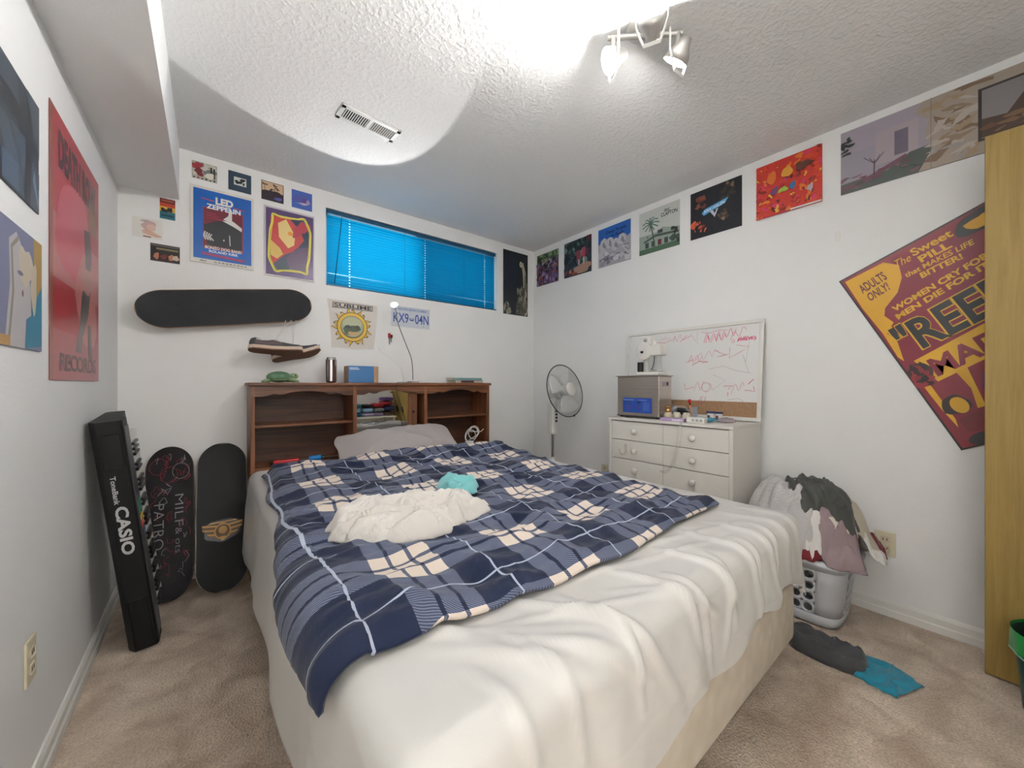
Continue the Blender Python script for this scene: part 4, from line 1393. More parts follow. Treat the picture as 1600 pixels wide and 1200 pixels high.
s.poly([(0.78, 0.0), (0.86, 0.0), (0.90, 0.55), (0.84, 0.85), (0.80, 0.5)], '1c222a'); s.poly([(0.90, 0.25), (0.98, 0.05), (0.98, 0.12), (0.92, 0.36)], '6c86a2'); s.rect(0.5, 0.02, 0.7, 0.25, '4a6074')
s.done()
s = left('painted_sleeve', 'record sleeve with pale painted curves over blue and ochre on left wall', 'record sleeve', 1.335, 1.190, 1.643, 1.487, paper='7a7a8e', thick=0.004)
s.rect(0, 0, 1, 1, '777a96'); s.rect(0.8, 0.3, 1, 1, 'a88a50'); s.poly([(0.6, 0), (1, 0.05), (1, 0.6), (0.78, 0.4), (0.66, 0.3)], '2f7a96')
s.poly([(0.2, 0.0), (0.3, 0.5), (0.28, 0.85), (0.42, 0.94), (0.60, 0.80), (0.72, 0.55), (0.74, 0.3), (0.62, 0.25), (0.6, 0.0)], 'b4b0b2')
s.stroke([(0.28, 0.05), (0.36, 0.45), (0.33, 0.8), (0.46, 0.9)], 0.012, '8c8272'); s.ell(0.62, 0.70, 0.14, 0.18, 'c6b8a6', 18, 0.3, 4); s.ell(0.8, 0.55, 0.08, 0.2, 'c2b4a0', 16, 0.3, 6)
s.ell(0.55, 0.46, 0.02, 0.03, '7a4450', 10); s.ell(0.5, 0.62, 0.06, 0.02, '6c6e80', 12); s.rect(0, 0, 0.3, 0.08, 'b08a54')
s.done()

# keys on a hook
ks = thing('key_ring', 'keys with a red tag hanging from a nail below the plate', 'keys', (1.062, YB - 0.006, 1.395))
MB().cyl((1.062, YB, 1.482), (1.062, YB - 0.012, 1.484), 0.002, n=8).build('nail', mat('chrome', (200, 200, 202), 0.15, 1.0), ks)
MB().use(mat('red_plastic', (196, 30, 36), 0.35)).rbox((1.046, YB - 0.010, 1.448), (1.066, YB - 0.004, 1.482), 0.003, 2).build('tag', parent=ks)
MB().use(mat('dark_fob', (40, 30, 30), 0.5)).rbox((1.066, YB - 0.011, 1.452), (1.082, YB - 0.004, 1.472), 0.003, 2).build('fob', parent=ks)
for x_, z_, l_ in ((1.058, 1.448, 0.050), (1.072, 1.450, 0.036)):
    MB().use(mat('key_steel', (120, 116, 110), 0.3, 0.9)).box((x_ - 0.003, YB - 0.007, z_ - l_), (x_ + 0.003, YB - 0.005, z_)).cyl((x_, YB - 0.008, z_), (x_, YB - 0.004, z_), 0.008, n=12).build('key', parent=ks)


def outlet(name, label, c, n, up=0.058, wd=0.036):
    n = Vector(n)
    sx = Vector((0, 0, 1)).cross(n)
    M = frame(c, sx, (0, 0, 1), n)
    t = thing(name, label, 'outlet', mtx=M)
    ivory = mat('ivory_plastic', (214, 206, 180), 0.4)
    MB().use(ivory).rbox((-wd, -up, 0), (wd, up, 0.006), 0.003, 2).build('cover_plate', parent=t, local=True)
    for s_ in (-1, 1):
        f_ = MB().use(mat('ivory_socket', (200, 190, 164), 0.4)).rbox((-0.016, s_ * 0.021 - 0.013, 0.005), (0.016, s_ * 0.021 + 0.013, 0.008), 0.004, 2).build('socket', parent=t, local=True)
        MB().use(mat('slot_dark', (40, 36, 30), 0.8)).box((-0.008, s_ * 0.021 - 0.005, 0.0079), (-0.005, s_ * 0.021 + 0.005, 0.0084)).box((0.005, s_ * 0.021 - 0.005, 0.0079), (0.008, s_ * 0.021 + 0.005, 0.0084)).build('slots', parent=f_, local=True)
    return t


outlet('wall_outlet', 'ivory wall outlet low on the left wall', (XL, 1.565, 0.375), (1, 0, 0))
outlet('wall_outlet', 'ivory wall outlet half hidden behind the laundry pile', (XR, 0.292, 0.340), (-1, 0, 0))
outlet('wall_outlet', 'small wall outlet low between the fan and the dresser', (XR, 1.93, 0.395), (-1, 0, 0), 0.05, 0.034)

#---SKATEBOARDS, SHOES, HEADBOARD TOP---
ply = mat('maple_ply_edge', (150, 108, 72), 0.55, var=0.15, vscale=30)
grip = mat('black_grip', (48, 49, 52), 0.85, spec=0.3, var=0.14, vscale=7, bump=0.25, bscale=420)
grip2 = mat('worn_grip', (40, 38, 40), 0.85, spec=0.2, var=0.3, vscale=9, bump=0.15, bscale=300)
deckblack = mat('black_lacquer_deck', (26, 26, 27), 0.6, spec=0.25, var=0.2, vscale=5)
bolt_m = mat('bolt_dark', (18, 18, 19), 0.4, 0.5)


def deck_shape(L, W, kick=0.035, nose=0.30):
    def hw(s_):
        a = abs(s_)
        q = (a - (1 - nose)) / nose
        return W / 2 * (1 - 0.03 * a) * (math.sqrt(max(0, 1 - q * q)) if q > 0 else 1)

    def pt(s_, t_, off=0.0):
        a = abs(s_)
        k = max(0, (a - 0.60) / 0.40)
        z = kick * k * k + 0.005 * t_ * t_
        return Vector((s_ * L / 2, t_ * hw(s_), z + off))
    return pt


def skateboard(name, label, mtx, L, W, top_m, edge_m=ply, kick=0.035, bolts=True, group=None):
    t = thing(name, label, 'skateboard', mtx=mtx, group=group)
    pt = deck_shape(L, W, kick)

    def S(u):      # cluster samples at the rounded ends
        return math.sin((u - 0.5) * PI)
    d = MB().use(edge_m)
    n, k = 60, 9
    d.grid(n, k, lambda u, v: pt(S(u), v * 2 - 1, -0.011))
    d.grid(n, k, lambda u, v: pt(S(1 - u), v * 2 - 1, -0.0004))
    for sg in (-1, 1):
        d.grid(n, 3, lambda u, v: pt(S(u if sg > 0 else 1 - u), sg, -0.011 + 0.0106 * v) + Vector((0, sg * 0.0012 * math.sin(v * PI), 0)))
    d.build('deck', parent=t, local=True)
    g_ = MB().use(top_m)
    g_.grid(n, k, lambda u, v: pt(S(u) * 0.988, (v * 2 - 1) * 0.972, 0.0006))
    g_.build('grip_tape', parent=t, local=True)
    if bolts:
        for sx in (-0.52, 0.52):
            for ax in (-0.027, 0.027):
                for ay in (-0.021, 0.021):
                    p = pt(sx, 0, 0.001)
                    MB().use(bolt_m).cyl((p.x + ax, ay, p.z - 0.001), (p.x + ax, ay, p.z + 0.0012), 0.0042, n=8).build('bolt', parent=t, local=True)
    return t, pt


# hung on the wall, grip side out
cx_ = Vector((0.108, YB - 0.062, 1.548))
ax = Vector((0.987, 0, 0.160)).normalized()
sk, pt = skateboard('skateboard', 'black gripped skateboard hung flat on the back wall', frame(cx_, ax, Vector((0, 0, 1)) - ax * ax.z, Vector((0, -1, 0))), 0.825, 0.208, grip, kick=0.018)
trk = mat('truck_alloy', (150, 150, 150), 0.4, 0.8)
whl = mat('wheel_cream', (214, 206, 190), 0.6)
for sx in (-0.22, 0.22):
    MB().use(trk).box((sx - 0.035, -0.028, -0.020), (sx + 0.035, 0.028, -0.010)).cyl((sx, -0.075, -0.036), (sx, 0.075, -0.036), 0.007, n=10).box((sx - 0.012, -0.02, -0.038), (sx + 0.012, 0.02, -0.018)).build('truck', parent=sk, local=True)
    for sy in (-0.072, 0.072):
        MB().use(whl).cyl((sx, sy - 0.015, -0.036), (sx, sy + 0.015, -0.036), 0.0235, n=18).build('wheel', parent=sk, local=True)


def strokes(mb, pt, paths, wd):
    """chalk lines on a deck; path points are (s, t) in deck parameters"""
    for path in paths:
        P = [pt(a, b, 0.0016) for a, b in path]
        vs = []
        for i, p in enumerate(P):
            d = (P[min(i + 1, len(P) - 1)] - P[max(i - 1, 0)])
            d.z = 0
            d = d.normalized() if d.length > 1e-9 else Vector((1, 0, 0))
            q = Vector((-d.y, d.x, 0)) * wd / 2
            vs += [p - q, p + q]
        mb.add(vs, [(2 * i, 2 * i + 2, 2 * i + 3, 2 * i + 1) for i in range(len(P) - 1)])


def lean(x, yb, yt, zt, dx=0.0, kick=0.0):
    a = Vector((x, yb, 0.012)); b = Vector((x + dx, yt, zt))
    ux = (b - a).normalized()
    uz = Vector((0.0, -1, 0)); uz = (uz - ux * uz.dot(ux)).normalized()
    return frame((a + b) / 2 - uz * kick, ux, uz.cross(ux), uz), (b - a).length


m4, L_ = lean(-0.160, 2.545, 2.765, 0.755, -0.004)
sk, pt = skateboard('skateboard', 'dark skateboard covered in chalk scrawl leaning in the corner', m4, L_, 0.196, grip2, mat('dark_edge', (70, 52, 48), 0.6), kick=0.02)
rnd = random.Random(5)
wh, rd = MB().use(ink('8f8f92', 0.9)), MB().use(ink('8a2f3a', 0.9))
for i in range(40):
    a, b = rnd.uniform(-0.7, 0.85), rnd.uniform(-0.8, 0.8)
    path = [(a, b)]
    for k in range(rnd.randint(4, 8)):
        a += rnd.uniform(-0.07, 0.07); b += rnd.uniform(-0.2, 0.2)
        path.append((max(-0.8, min(0.9, a)), max(-0.85, min(0.85, b))))
    strokes(rd if i % 3 else wh, pt, [path], 0.0018)
for i in range(3):
    c0, c1 = (0.66, -0.45) if i == 0 else ((0.62, 0.05) if i == 1 else (0.74, 0.5))
    strokes(rd if i != 0 else wh, pt, [[(c0 + 0.11 * math.cos(a / 14 * 6.3), c1 + 0.36 * math.sin(a / 14 * 6.3)) for a in range(15)]], 0.002)
wh.build('chalk_scrawl', parent=sk, local=True)['kind'] = 'stuff'; rd.build('red_scrawl', parent=sk, local=True)['kind'] = 'stuff'
# written words run down the board: text right = -x, text up = -y towards image right
def deck_text(body, s0, s1, t0, t1, c):
    mb = MB()
    z0 = Vector((0, 0, 0.0022))
    p00, p10, p01 = pt(s0, t0) + z0, pt(s1, t0) + z0, pt(s0, t1) + z0
    zc = max(p00.z, p10.z, p01.z)
    for p in (p00, p10, p01):
        p.z = zc
    put_text(mb, body, p00, p10, p01, ink(c, 0.9), -0.012)
    mb.build('chalk_lettering', parent=sk, local=True)


deck_text('PATRO', 0.24, -0.34, 0.62, 0.22, '8e8e90')
deck_text('MILF', 0.34, -0.08, -0.22, -0.56, '8e8e90')
deck_text('& ots', -0.10, -0.42, -0.25, -0.50, '85858a')

m4, L_ = lean(0.056, 2.490, 2.765, 0.752, 0.004)
sk, pt = skateboard('skateboard', 'wide black skateboard with a gold winged badge leaning by the headboard', m4, L_, 0.230, deckblack, mat('pale_edge', (150, 140, 124), 0.5), kick=0.02)
gold = mat('gold_print', (150, 112, 56), 0.45, 0.3)
gold2 = mat('gold_print_dark', (82, 60, 32), 0.5, 0.2)
bd = MB()
zz = 0.0030
def bp(x, y):     # badge plane: x across (image right = -y of the deck), y up the deck
    return Vector((y * 1.12 - 0.085, -x * 1.10, zz))
bd.use(mat('badge_black', (14, 14, 15), 0.35)).add([bp(*p) for p in ((-0.105, 0.002), (-0.05, 0.045), (0.03, 0.052), (0.100, 0.020), (0.06, -0.03), (0.0, -0.055), (-0.06, -0.035))], [tuple(range(7))])
zz = 0.0036
for sg in (-1, 1):
    for i in range(6):
        y0 = 0.026 - i * 0.010
        x1 = 0.094 - i * 0.009
        bd.use(gold if i % 2 == 0 else gold2).add([bp(sg * 0.018, y0), bp(sg * 0.018, y0 - 0.010), bp(sg * x1, y0 + 0.002 - i * 0.001), bp(sg * (x1 + 0.004), y0 + 0.010 - i * 0.001)], [(0, 1, 2, 3) if sg < 0 else (3, 2, 1, 0)])
zz = 0.0042
bd.use(gold).add([bp(0.034 * math.cos(a / 24 * 2 * PI), -0.004 + 0.038 * math.sin(a / 24 * 2 * PI)) for a in range(24)], [tuple(range(24))])
zz = 0.0047
bd.use(gold2).add([bp(0.028 * math.cos(a / 24 * 2 * PI), -0.004 + 0.031 * math.sin(a / 24 * 2 * PI)) for a in range(24)], [tuple(range(24))])
zz = 0.0052
bd.use(gold).add([bp(0.017 * math.cos(a / 16 * 2 * PI), 0.002 + 0.018 * math.sin(a / 16 * 2 * PI)) for a in range(16)], [tuple(range(16))])
bd.use(gold).add([bp(-0.06, 0.034), bp(0.06, 0.036), bp(0.05, 0.043), bp(-0.045, 0.041)], [(0, 1, 2, 3)])
bd.use(gold).add([bp(-0.012, -0.028), bp(0.012, -0.028), bp(0.006, -0.046), bp(-0.006, -0.046)], [(0, 1, 2, 3)])
bd.build('gold_badge', parent=sk, local=True)

# --- sneakers hanging by their laces
gum = mat('gum_sole', (104, 72, 54), 0.7)
foxing = mat('cream_foxing', (206, 186, 166), 0.6)
canvas = mat('dark_canvas', (72, 74, 76), 0.9, bump=0.15, bscale=500)
suede = mat('grey_suede', (104, 92, 94), 0.95)
whites = mat('white_leather', (224, 221, 215), 0.5)
LS = 0.285


def hwid(t):
    pts = [(0, 0.0), (0.03, 0.020), (0.10, 0.031), (0.25, 0.033), (0.42, 0.033), (0.60, 0.042), (0.75, 0.047), (0.88, 0.040), (0.96, 0.024), (1, 0)]
    for (a, p), (b, q) in zip(pts[:-1], pts[1:]):
        if t <= b:
            f_ = (t - a) / (b - a)
            return p + (q - p) * (f_ if 0.04 < t < 0.96 else math.sqrt(f_) if t < 0.5 else 1 - (1 - math.sqrt(max(0, 1 - f_))) )
    return 0


def shoe(label, mtx, lace_top):
    t = thing('sneaker', label, 'shoe', mtx=mtx, group='pair of old skate sneakers')
    N = 40
    out = [(i / N, hwid(i / N)) for i in range(N + 1)]
    poly = [(a * LS, b) for a, b in out] + [(a * LS, -b * 0.92) for a, b in out[-2:0:-1]]

    def spring(x):     # toe spring of the sole
        q = max(0, (x / LS - 0.62) / 0.38)
        return 0.022 * q * q
    def slab(z0, z1, k, m, nm):
        n = len(poly)
        c = Vector((LS / 2, 0, 0))
        vs = [Vector((c.x + (x - c.x) * k, y * k, z + spring(x))) for z in (z0, z1) for x, y in poly]
        fs = [(i, (i + 1) % n, n + (i + 1) % n, n + i) for i in range(n)]
        bt = []
        for i in range(1, n // 2):
            j = n - i
            i2, j2 = i + 1, n - i - 1
            if i2 <= j2:
                bt.append((i, j, j2, i2) if i2 != j2 else (i, j, i2))
        bt.append((0, n - 1, 1))
        fs += [tuple(f_) for f_ in bt] + [tuple(n + q for q in f_[::-1]) for f_ in bt]
        return MB().use(m).add(vs, fs).build(nm, parent=t, local=True)
    slab(0.0, 0.007, 1.0, gum, 'outsole')
    slab(0.0072, 0.028, 1.004, foxing, 'sidewall')

    def height(t_):
        pts = [(0, 0.030), (0.03, 0.052), (0.10, 0.056), (0.22, 0.042), (0.34, 0.044), (0.42, 0.054), (0.50, 0.050), (0.62, 0.038), (0.78, 0.026), (0.92, 0.020), (1, 0.006)]
        for (a, p), (b, q) in zip(pts[:-1], pts[1:]):
            if t_ <= b:
                return p + (q - p) * (t_ - a) / (b - a)

    def up(t_, a, off=0.0):
        w_ = hwid(t_) * 0.97 + off
        x = 0.004 + t_ * (LS - 0.008)
        return Vector((x, w_ * math.copysign(abs(math.cos(a)) ** 0.75, math.cos(a)), 0.026 + spring(x) + (height(t_) + off) * math.sin(a) ** 0.75))
    MB().use(canvas).grid(44, 17, lambda u, v: up(u, v * PI)).build('upper', parent=t, local=True)
    # white side stripe, both sides
    for sg in (0, 1):
        st = MB().use(whites)
        n = 24
        vs = []
        for i in range(n + 1):
            q = i / n
            tt = 0.12 + 0.46 * q
            base = 0.62 + 0.30 * math.sin(min(1, q * 1.6) * PI / 2) * (1 if q < 0.55 else max(0, 1 - (q - 0.55) * 2.2))
            for w_ in (0.0, 0.24):
                a = (base + w_) * 0.9
                vs.append(up(tt, a if sg == 0 else PI - a, 0.0012))
        fs = [(2 * i, 2 * i + 2, 2 * i + 3, 2 * i + 1) if sg else (2 * i + 1, 2 * i + 3, 2 * i + 2, 2 * i) for i in range(n)]
        st.add(vs, fs).build('side_stripe', parent=t, local=True)
        # grey quarter panel under the stripe
        vs = []
        for i in range(n + 1):
            q = i / n
            tt = 0.10 + 0.50 * q
            for a in (0.06, 0.50):
                vs.append(up(tt, a if sg == 0 else PI - a, 0.0008))
        MB().use(suede).add(vs, fs).build('quarter_panel', parent=t, local=True)
    MB().use(mat('shoe_lining', (30, 30, 32), 0.95)).grid(12, 5, lambda u, v: up(0.10 + 0.26 * u, PI * (0.36 + 0.28 * v), 0.001)).build('collar_lining', parent=t, local=True)
    for i in range(4):
        tt = 0.46 + i * 0.055
        MB().use(whites).tube([up(tt, PI * (0.30 + 0.1 * k), 0.003) for k in range(5)], 0.002, 6).build('lace', parent=t, local=True)
    inv = mtx.inverted()
    for k, (dx, dz) in enumerate(((-0.012, 0), (0.014, 0))):
        a = up(0.47, PI * 0.5, 0.004)
        b = inv @ (Vector(lace_top) + Vector((dx, 0, dz)))
        mid = (a + b) / 2 + Vector((0.004 * (-1) ** k, 0.004, 0))
        MB().use(whites).tube([a, mid, b], 0.0014, 6).build('hanging_lace', parent=t, local=True)


def shoe_mtx(heel, dirx, pitch, roll):
    x = Vector((math.cos(pitch) * math.cos(dirx), math.cos(pitch) * math.sin(dirx), math.sin(pitch)))
    z = Vector((0, 0, 1)); z = (z - x * z.dot(x)).normalized()
    y = z.cross(x)
    z2 = z * math.cos(roll) + y * math.sin(roll)
    return frame(heel, x, z2.cross(x), z2)


shoe('dark sneaker with white side stripe hanging in front, toe tipped down', shoe_mtx((0.172, 2.640, 1.296), -0.05, -0.06, 0.40), (0.385, 2.722, 1.498))
shoe('dark sneaker with white side stripe hanging behind, toe tipped up', shoe_mtx((0.300, 2.712, 1.238), -0.06, 0.24, 0.40), (0.415, 2.724, 1.503))

# --- turtle figurine
HT = 1.1085
tg = mat('turtle_shell_green', (92, 128, 98), 0.45, var=0.25, vscale=40)
tg2 = mat('turtle_skin_green', (132, 160, 116), 0.5, var=0.2, vscale=50)
tt = thing('turtle_figurine', 'small green sea turtle figurine on the headboard top', 'figurine', (0.335, 2.655, HT))
MB().use(tg).sphere((0.328, 2.655, HT + 0.034), 1.0, 26, 14, (0.066, 0.050, 0.034)).build('shell', parent=tt)
MB().use(tg2).sphere((0.330, 2.655, HT + 0.020), 1.0, 24, 10, (0.062, 0.046, 0.018)).build('plastron', parent=tt)
hd_ = MB().use(tg2).sphere((0.405, 2.648, HT + 0.040), 1.0, 18, 12, (0.026, 0.018, 0.017)).sphere((0.385, 2.651, HT + 0.032), 1.0, 14, 8, (0.022, 0.015, 0.013)).build('head', parent=tt)
MB().use(mat('eye_black', (15, 15, 15), 0.2)).sphere((0.412, 2.632, HT + 0.045), 0.0042, 10, 6).build('eye', parent=hd_)
for (x0, y0, x1, y1, w_, zz_) in ((0.375, 2.62, 0.424, 2.595, 0.016, 0.020), (0.375, 2.69, 0.42, 2.715, 0.016, 0.018), (0.275, 2.63, 0.242, 2.612, 0.012, 0.012), (0.275, 2.68, 0.245, 2.70, 0.012, 0.012)):
    MB().use(tg2).tube([(x0, y0, HT + zz_), ((x0 + x1) / 2, (y0 + y1) / 2, HT + zz_ * 0.9), (x1, y1, HT + 0.006)], [w_, w_ * 0.8, 0.005], 10).build('flipper', parent=tt)

# --- tall can
can = thing('drink_can', 'tall silver and maroon drink can on the headboard top', 'can', (0.624, 2.675, HT))
alu = mat('can_aluminium', (196, 192, 190), 0.22, 0.9)
cm = mat('can_maroon', (92, 62, 62), 0.3, 0.6)
MB().use(alu).lathe([(0, 0.003), (0.022, 0.003), (0.025, 0.0), (0.0325, 0.010)], (0.624, 2.675, HT), 32).lathe([(0.0325, 0.150), (0.027, 0.162), (0.0265, 0.166), (0.025, 0.166), (0.0245, 0.162), (0, 0.161)], (0.624, 2.675, HT), 32).build('can_ends', parent=can)
bdy = MB()
n = 36
for i in range(n):
    a0, a1 = 2 * PI * i / n, 2 * PI * (i + 1) / n
    bdy.use(cm if (i % 9) in (0, 1, 2, 5) else alu)
    q = [Vector((0.624 + 0.0327 * math.cos(a), 2.675 + 0.0327 * math.sin(a), HT + z_)) for a, z_ in ((a0, 0.010), (a1, 0.010), (a1, 0.150), (a0, 0.150))]
    bdy.add(q, [(0, 1, 2, 3)], True)
bdy.build('printed_wall', parent=can)
MB().use(alu).rbox((0.616, 2.668, HT + 0.1655), (0.632, 2.690, HT + 0.1672), 0.0006, 1).build('pull_tab', parent=can)

# --- blue box
kraft = mat('kraft_card', (176, 140, 104), 0.8, var=0.08, vscale=30)
bb = thing('card_box', 'kraft cardboard box with a blue sleeve beside the can', 'box', (0.81, 2.67, HT))
MB().use(kraft).rbox((0.715, 2.622, HT), (0.915, 2.722, HT + 0.112), 0.0015, 1).build('carton', parent=bb)
sl_ = MB().use(mat('blue_sleeve', (62, 116, 170), 0.5)).rbox((0.7165, 2.6205, HT + 0.0005), (0.884, 2.7235, HT + 0.1130), 0.001, 1).build('sleeve', parent=bb)
for i, (w_, z_) in enumerate(((0.055, 0.097), (0.065, 0.088))):
    MB().use(ink('d8dde4')).box((0.724, 2.6197, HT + z_), (0.724 + w_, 2.6204, HT + z_ + 0.005)).build('printed_line', parent=sl_)

# --- gooseneck lamp
lamp = thing('gooseneck_lamp', 'small lit gooseneck lamp standing on the headboard', 'lamp', (1.185, 2.662, HT))
MB().use(fit_w).lathe([(0, 0), (0.044, 0), (0.046, 0.004), (0.044, 0.016), (0.02, 0.020), (0, 0.020)], (1.186, 2.662, HT), 30).build('base', parent=lamp)
for i in range(12):
    a = PI + 0.25 + i * 0.24
    p = Vector((1.186 + 0.0455 * math.cos(a), 2.662 + 0.0455 * math.sin(a), HT + 0.003))
    MB().use(ink('2a2326' if i % 3 else 'a03a3a')).add([p + Vector((-math.sin(a) * q, math.cos(a) * q, z_)) for q, z_ in ((-0.003, 0), (0.003, 0), (0.003, 0.010), (-0.003, 0.010))], [(0, 1, 2, 3)]).build('base_mark', parent=lamp)
HP = Vector((1.040, 2.655, 1.672))
AXL = Vector((-0.468, -0.682, 0.562)).normalized()
neck = [(1.186, 2.662, HT + 0.018), (1.184, 2.662, 1.207), (1.172, 2.662, 1.295), (1.128, 2.662, 1.401), (1.072, 2.66, 1.537), (1.055, 2.66, 1.625), HP - AXL * 0.022]
nk = MB().use(mat('neck_steel', (120, 118, 114), 0.35, 0.8))
dense = []
for i in range(len(neck) - 1):
    for k in range(6):
        f_ = k / 6
        p0, p1, p2, p3 = [Vector(neck[min(max(i + q, 0), len(neck) - 1)]) for q in (-1, 0, 1, 2)]
        dense.append(0.5 * ((2 * p1) + (p2 - p0) * f_ + (2 * p0 - 5 * p1 + 4 * p2 - p3) * f_ ** 2 + (3 * p1 - p0 - 3 * p2 + p3) * f_ ** 3))
dense.append(Vector(neck[-1]))
nk.tube(dense, 0.0034, 8).build('gooseneck', parent=lamp)
MB().use(fit_w).lathe([(0.0, -0.026), (0.012, -0.026), (0.022, -0.012), (0.030, 0.0), (0.028, 0.0), (0.0, -0.006)], HP, 24, AXL).build('lamp_head', parent=lamp)
MB().use(mat('led_lens', (255, 255, 255), 0.4, emit=(255, 255, 252), estr=40.0)).lathe([(0.0, 0.001), (0.016, 0.0008), (0.026, -0.002)], HP, 24, AXL).build('led_lens', parent=lamp)
ld = bpy.data.lights.new('led_beam', 'SPOT')
ld.energy = LED_W
ld.spot_size = math.radians(50.5)
ld.spot_blend = 0.10
ld.shadow_soft_size = 0.012
ld.color = (1.0, 0.99, 0.97)
lo = bpy.data.objects.new('led_beam', ld)
COL.objects.link(lo)
lo.parent = lamp
pw = HP + AXL * 0.012
lo.matrix_local = WM[lamp.name].inverted() @ (Matrix.Translation(pw) @ AXL.to_track_quat('-Z', 'Y').to_matrix().to_4x4())
MB().use(mat('black_cable', (26, 26, 28), 0.5)).tube([(1.16, 2.625, HT + 0.006), (1.10, 2.58, HT + 0.004), (1.02, 2.545, HT + 0.004), (1.010, 2.534, HT - 0.02), (1.016, 2.536, 1.03), (1.052, 2.535, 0.92), (1.072, 2.540, 0.86), (1.095, 2.548, 0.74)], 0.0018, 6).build('power_cord', parent=lamp)
MB().use(mat('black_plastic', (22, 22, 24), 0.4)).rbox((-0.007, -0.006, -0.022), (0.007, 0.006, 0.022), 0.003, 2, Matrix.Translation((1.050, 2.534, 0.922)) @ Euler((0, -0.28, 0)).to_matrix().to_4x4()).build('inline_switch', parent=lamp)
# thin pale wire along the wall
MB().use(cab_w).tube([(0.975, YB - 0.004, 1.372), (1.00, YB - 0.004, 1.335), (1.08, YB - 0.004, 1.29), (1.145, YB - 0.004, 1.225), (1.165, YB - 0.006, 1.15), (1.17, YB - 0.012, HT + 0.003)], 0.0016, 6).build('wall_wire', label='thin pale wire running down the wall behind the lamp', cat='wire')

# --- two books at the right end
for i, (x0, x1, y0, y1, z0, h_, c, lab) in enumerate(((1.515, 1.775, 2.60, 2.745, HT, 0.021, (196, 184, 168), 'cream book lying under a teal book on the headboard'),
                                                   (1.500, 1.768, 2.605, 2.735, HT + 0.0215, 0.019, (120, 166, 170), 'pale teal book lying on top of the cream book'))):
    bk = thing('paperback', lab, 'book', ((x0 + x1) / 2, (y0 + y1) / 2, z0), group='books on the headboard end')
    cv = mat('book_cover_%d' % i, c, 0.5)
    b_ = MB().use(cv)
    b_.box((x0, y0, z0), (x1, y1, z0 + 0.002)); b_.box((x0, y0, z0 + h_ - 0.002), (x1, y1, z0 + h_)); b_.box((x0, y0, z0), (x1, y0 + 0.002, z0 + h_))
    b_.build('cover', parent=bk)
    MB().use(mat('book_pages', (226, 220, 204), 0.8)).box((x0 + 0.003, y0 + 0.003, z0 + 0.002), (x1 - 0.003, y1 - 0.003, z0 + h_ - 0.002)).build('pages', parent=bk)
    if i == 0:
        MB().use(ink('4a2a30')).box((x0 + 0.05, y0 - 0.0008, z0 + 0.003), (x0 + 0.17, y0 + 0.0002, z0 + h_ - 0.003)).build('spine_label', parent=bk)

#---FAN---
fan_w = mat('fan_white', (214, 213, 208), 0.4)
fan_g = mat('fan_wire', (196, 196, 192), 0.4)
fan_d = mat('fan_rim_dark', (58, 62, 62), 0.35)
FP = Vector((2.140, 2.150, 0))
fan = thing('pedestal_fan', 'white pedestal fan standing behind the bed by the right wall', 'fan', FP)
MB().use(fan_w).lathe([(0, 0), (0.20, 0), (0.20, 0.012), (0.17, 0.026), (0.04, 0.038), (0.03, 0.06), (0, 0.06)], FP, 36).build('base', parent=fan)
MB().use(mat('chrome', (200, 200, 202), 0.15, 1.0)).cyl(FP + Vector((0, 0, 0.05)), FP + Vector((0, 0, 0.72)), 0.011, n=16).build('pole', parent=fan)
MB().use(fan_w).cyl(FP + Vector((0, 0, 0.40)), FP + Vector((0, 0, 0.52)), 0.017, n=16).build('outer_tube', parent=fan)
MB().use(fan_w).rbox(FP + Vector((-0.030, -0.034, 0.70)), FP + Vector((0.030, 0.034, 0.95)), 0.012, 3, smooth=True).build('control_column', parent=fan)
cbx = Vector((-0.70, -0.71, 0)).normalized()
for i in range(4):
    p = FP + Vector((0.006, -0.034, 0.885 - i * 0.026))
    MB().use(mat('black_plastic', (22, 22, 24), 0.4)).rbox(p + Vector((-0.011, -0.006, -0.008)), p + Vector((0.011, 0.004, 0.008)), 0.003, 1).build('button', parent=fan)
FD = Vector((0.06, -0.95, 0.22)).normalized()
FC = Vector((2.185, 2.055, 1.048))
MB().use(fan_w).lathe([(0, -0.16), (0.035, -0.155), (0.052, -0.13), (0.055, -0.07), (0.045, -0.045), (0, -0.045)], FC, 24, FD).build('motor', parent=fan)
MB().use(fan_w).cyl(FP + Vector((0.01, -0.01, 0.93)), FC - FD * 0.11, 0.026, n=14).build('tilt_joint', parent=fan)
fq = Vector((0, 0, 1)).rotation_difference(FD)
RG = 0.208


def fanp(r, a, z):
    return FC + fq @ Vector((r * math.cos(a), r * math.sin(a), z))


MB().use(fan_d).tube([fanp(RG, 2 * PI * i / 64, 0) for i in range(64)], 0.0042, 8, True).build('rim', parent=fan)
for nm, sg in (('front_grille', 1), ('rear_grille', -1)):
    gmb = MB().use(fan_g)
    for i in range(72):
        a = 2 * PI * i / 72
        gmb.tube([fanp(r, a + sg * 0.22 * (1 - r / RG), sg * 0.058 * (1 - (r / RG) ** 3)) for r in (0.05, 0.09, 0.13, 0.165, 0.19, RG)], 0.0011, 4)
    for r in (0.052, 0.13):
        gmb.tube([fanp(r, 2 * PI * i / 40, sg * 0.058 * (1 - (r / RG) ** 3)) for i in range(40)], 0.0014, 5, True)
    gmb.build(nm, parent=fan)['kind'] = 'stuff'
MB().use(fan_w).lathe([(0, 0.066), (0.045, 0.064), (0.056, 0.057), (0.056, 0.054), (0, 0.054)], FC, 28, FD).build('grille_badge', parent=fan)
MB().use(fan_w).lathe([(0, 0.030), (0.030, 0.028), (0.040, 0.015), (0.040, -0.03), (0, -0.03)], FC, 24, FD).build('blade_hub', parent=fan)
blade_m = mat('fan_blade', (206, 208, 206), 0.3)
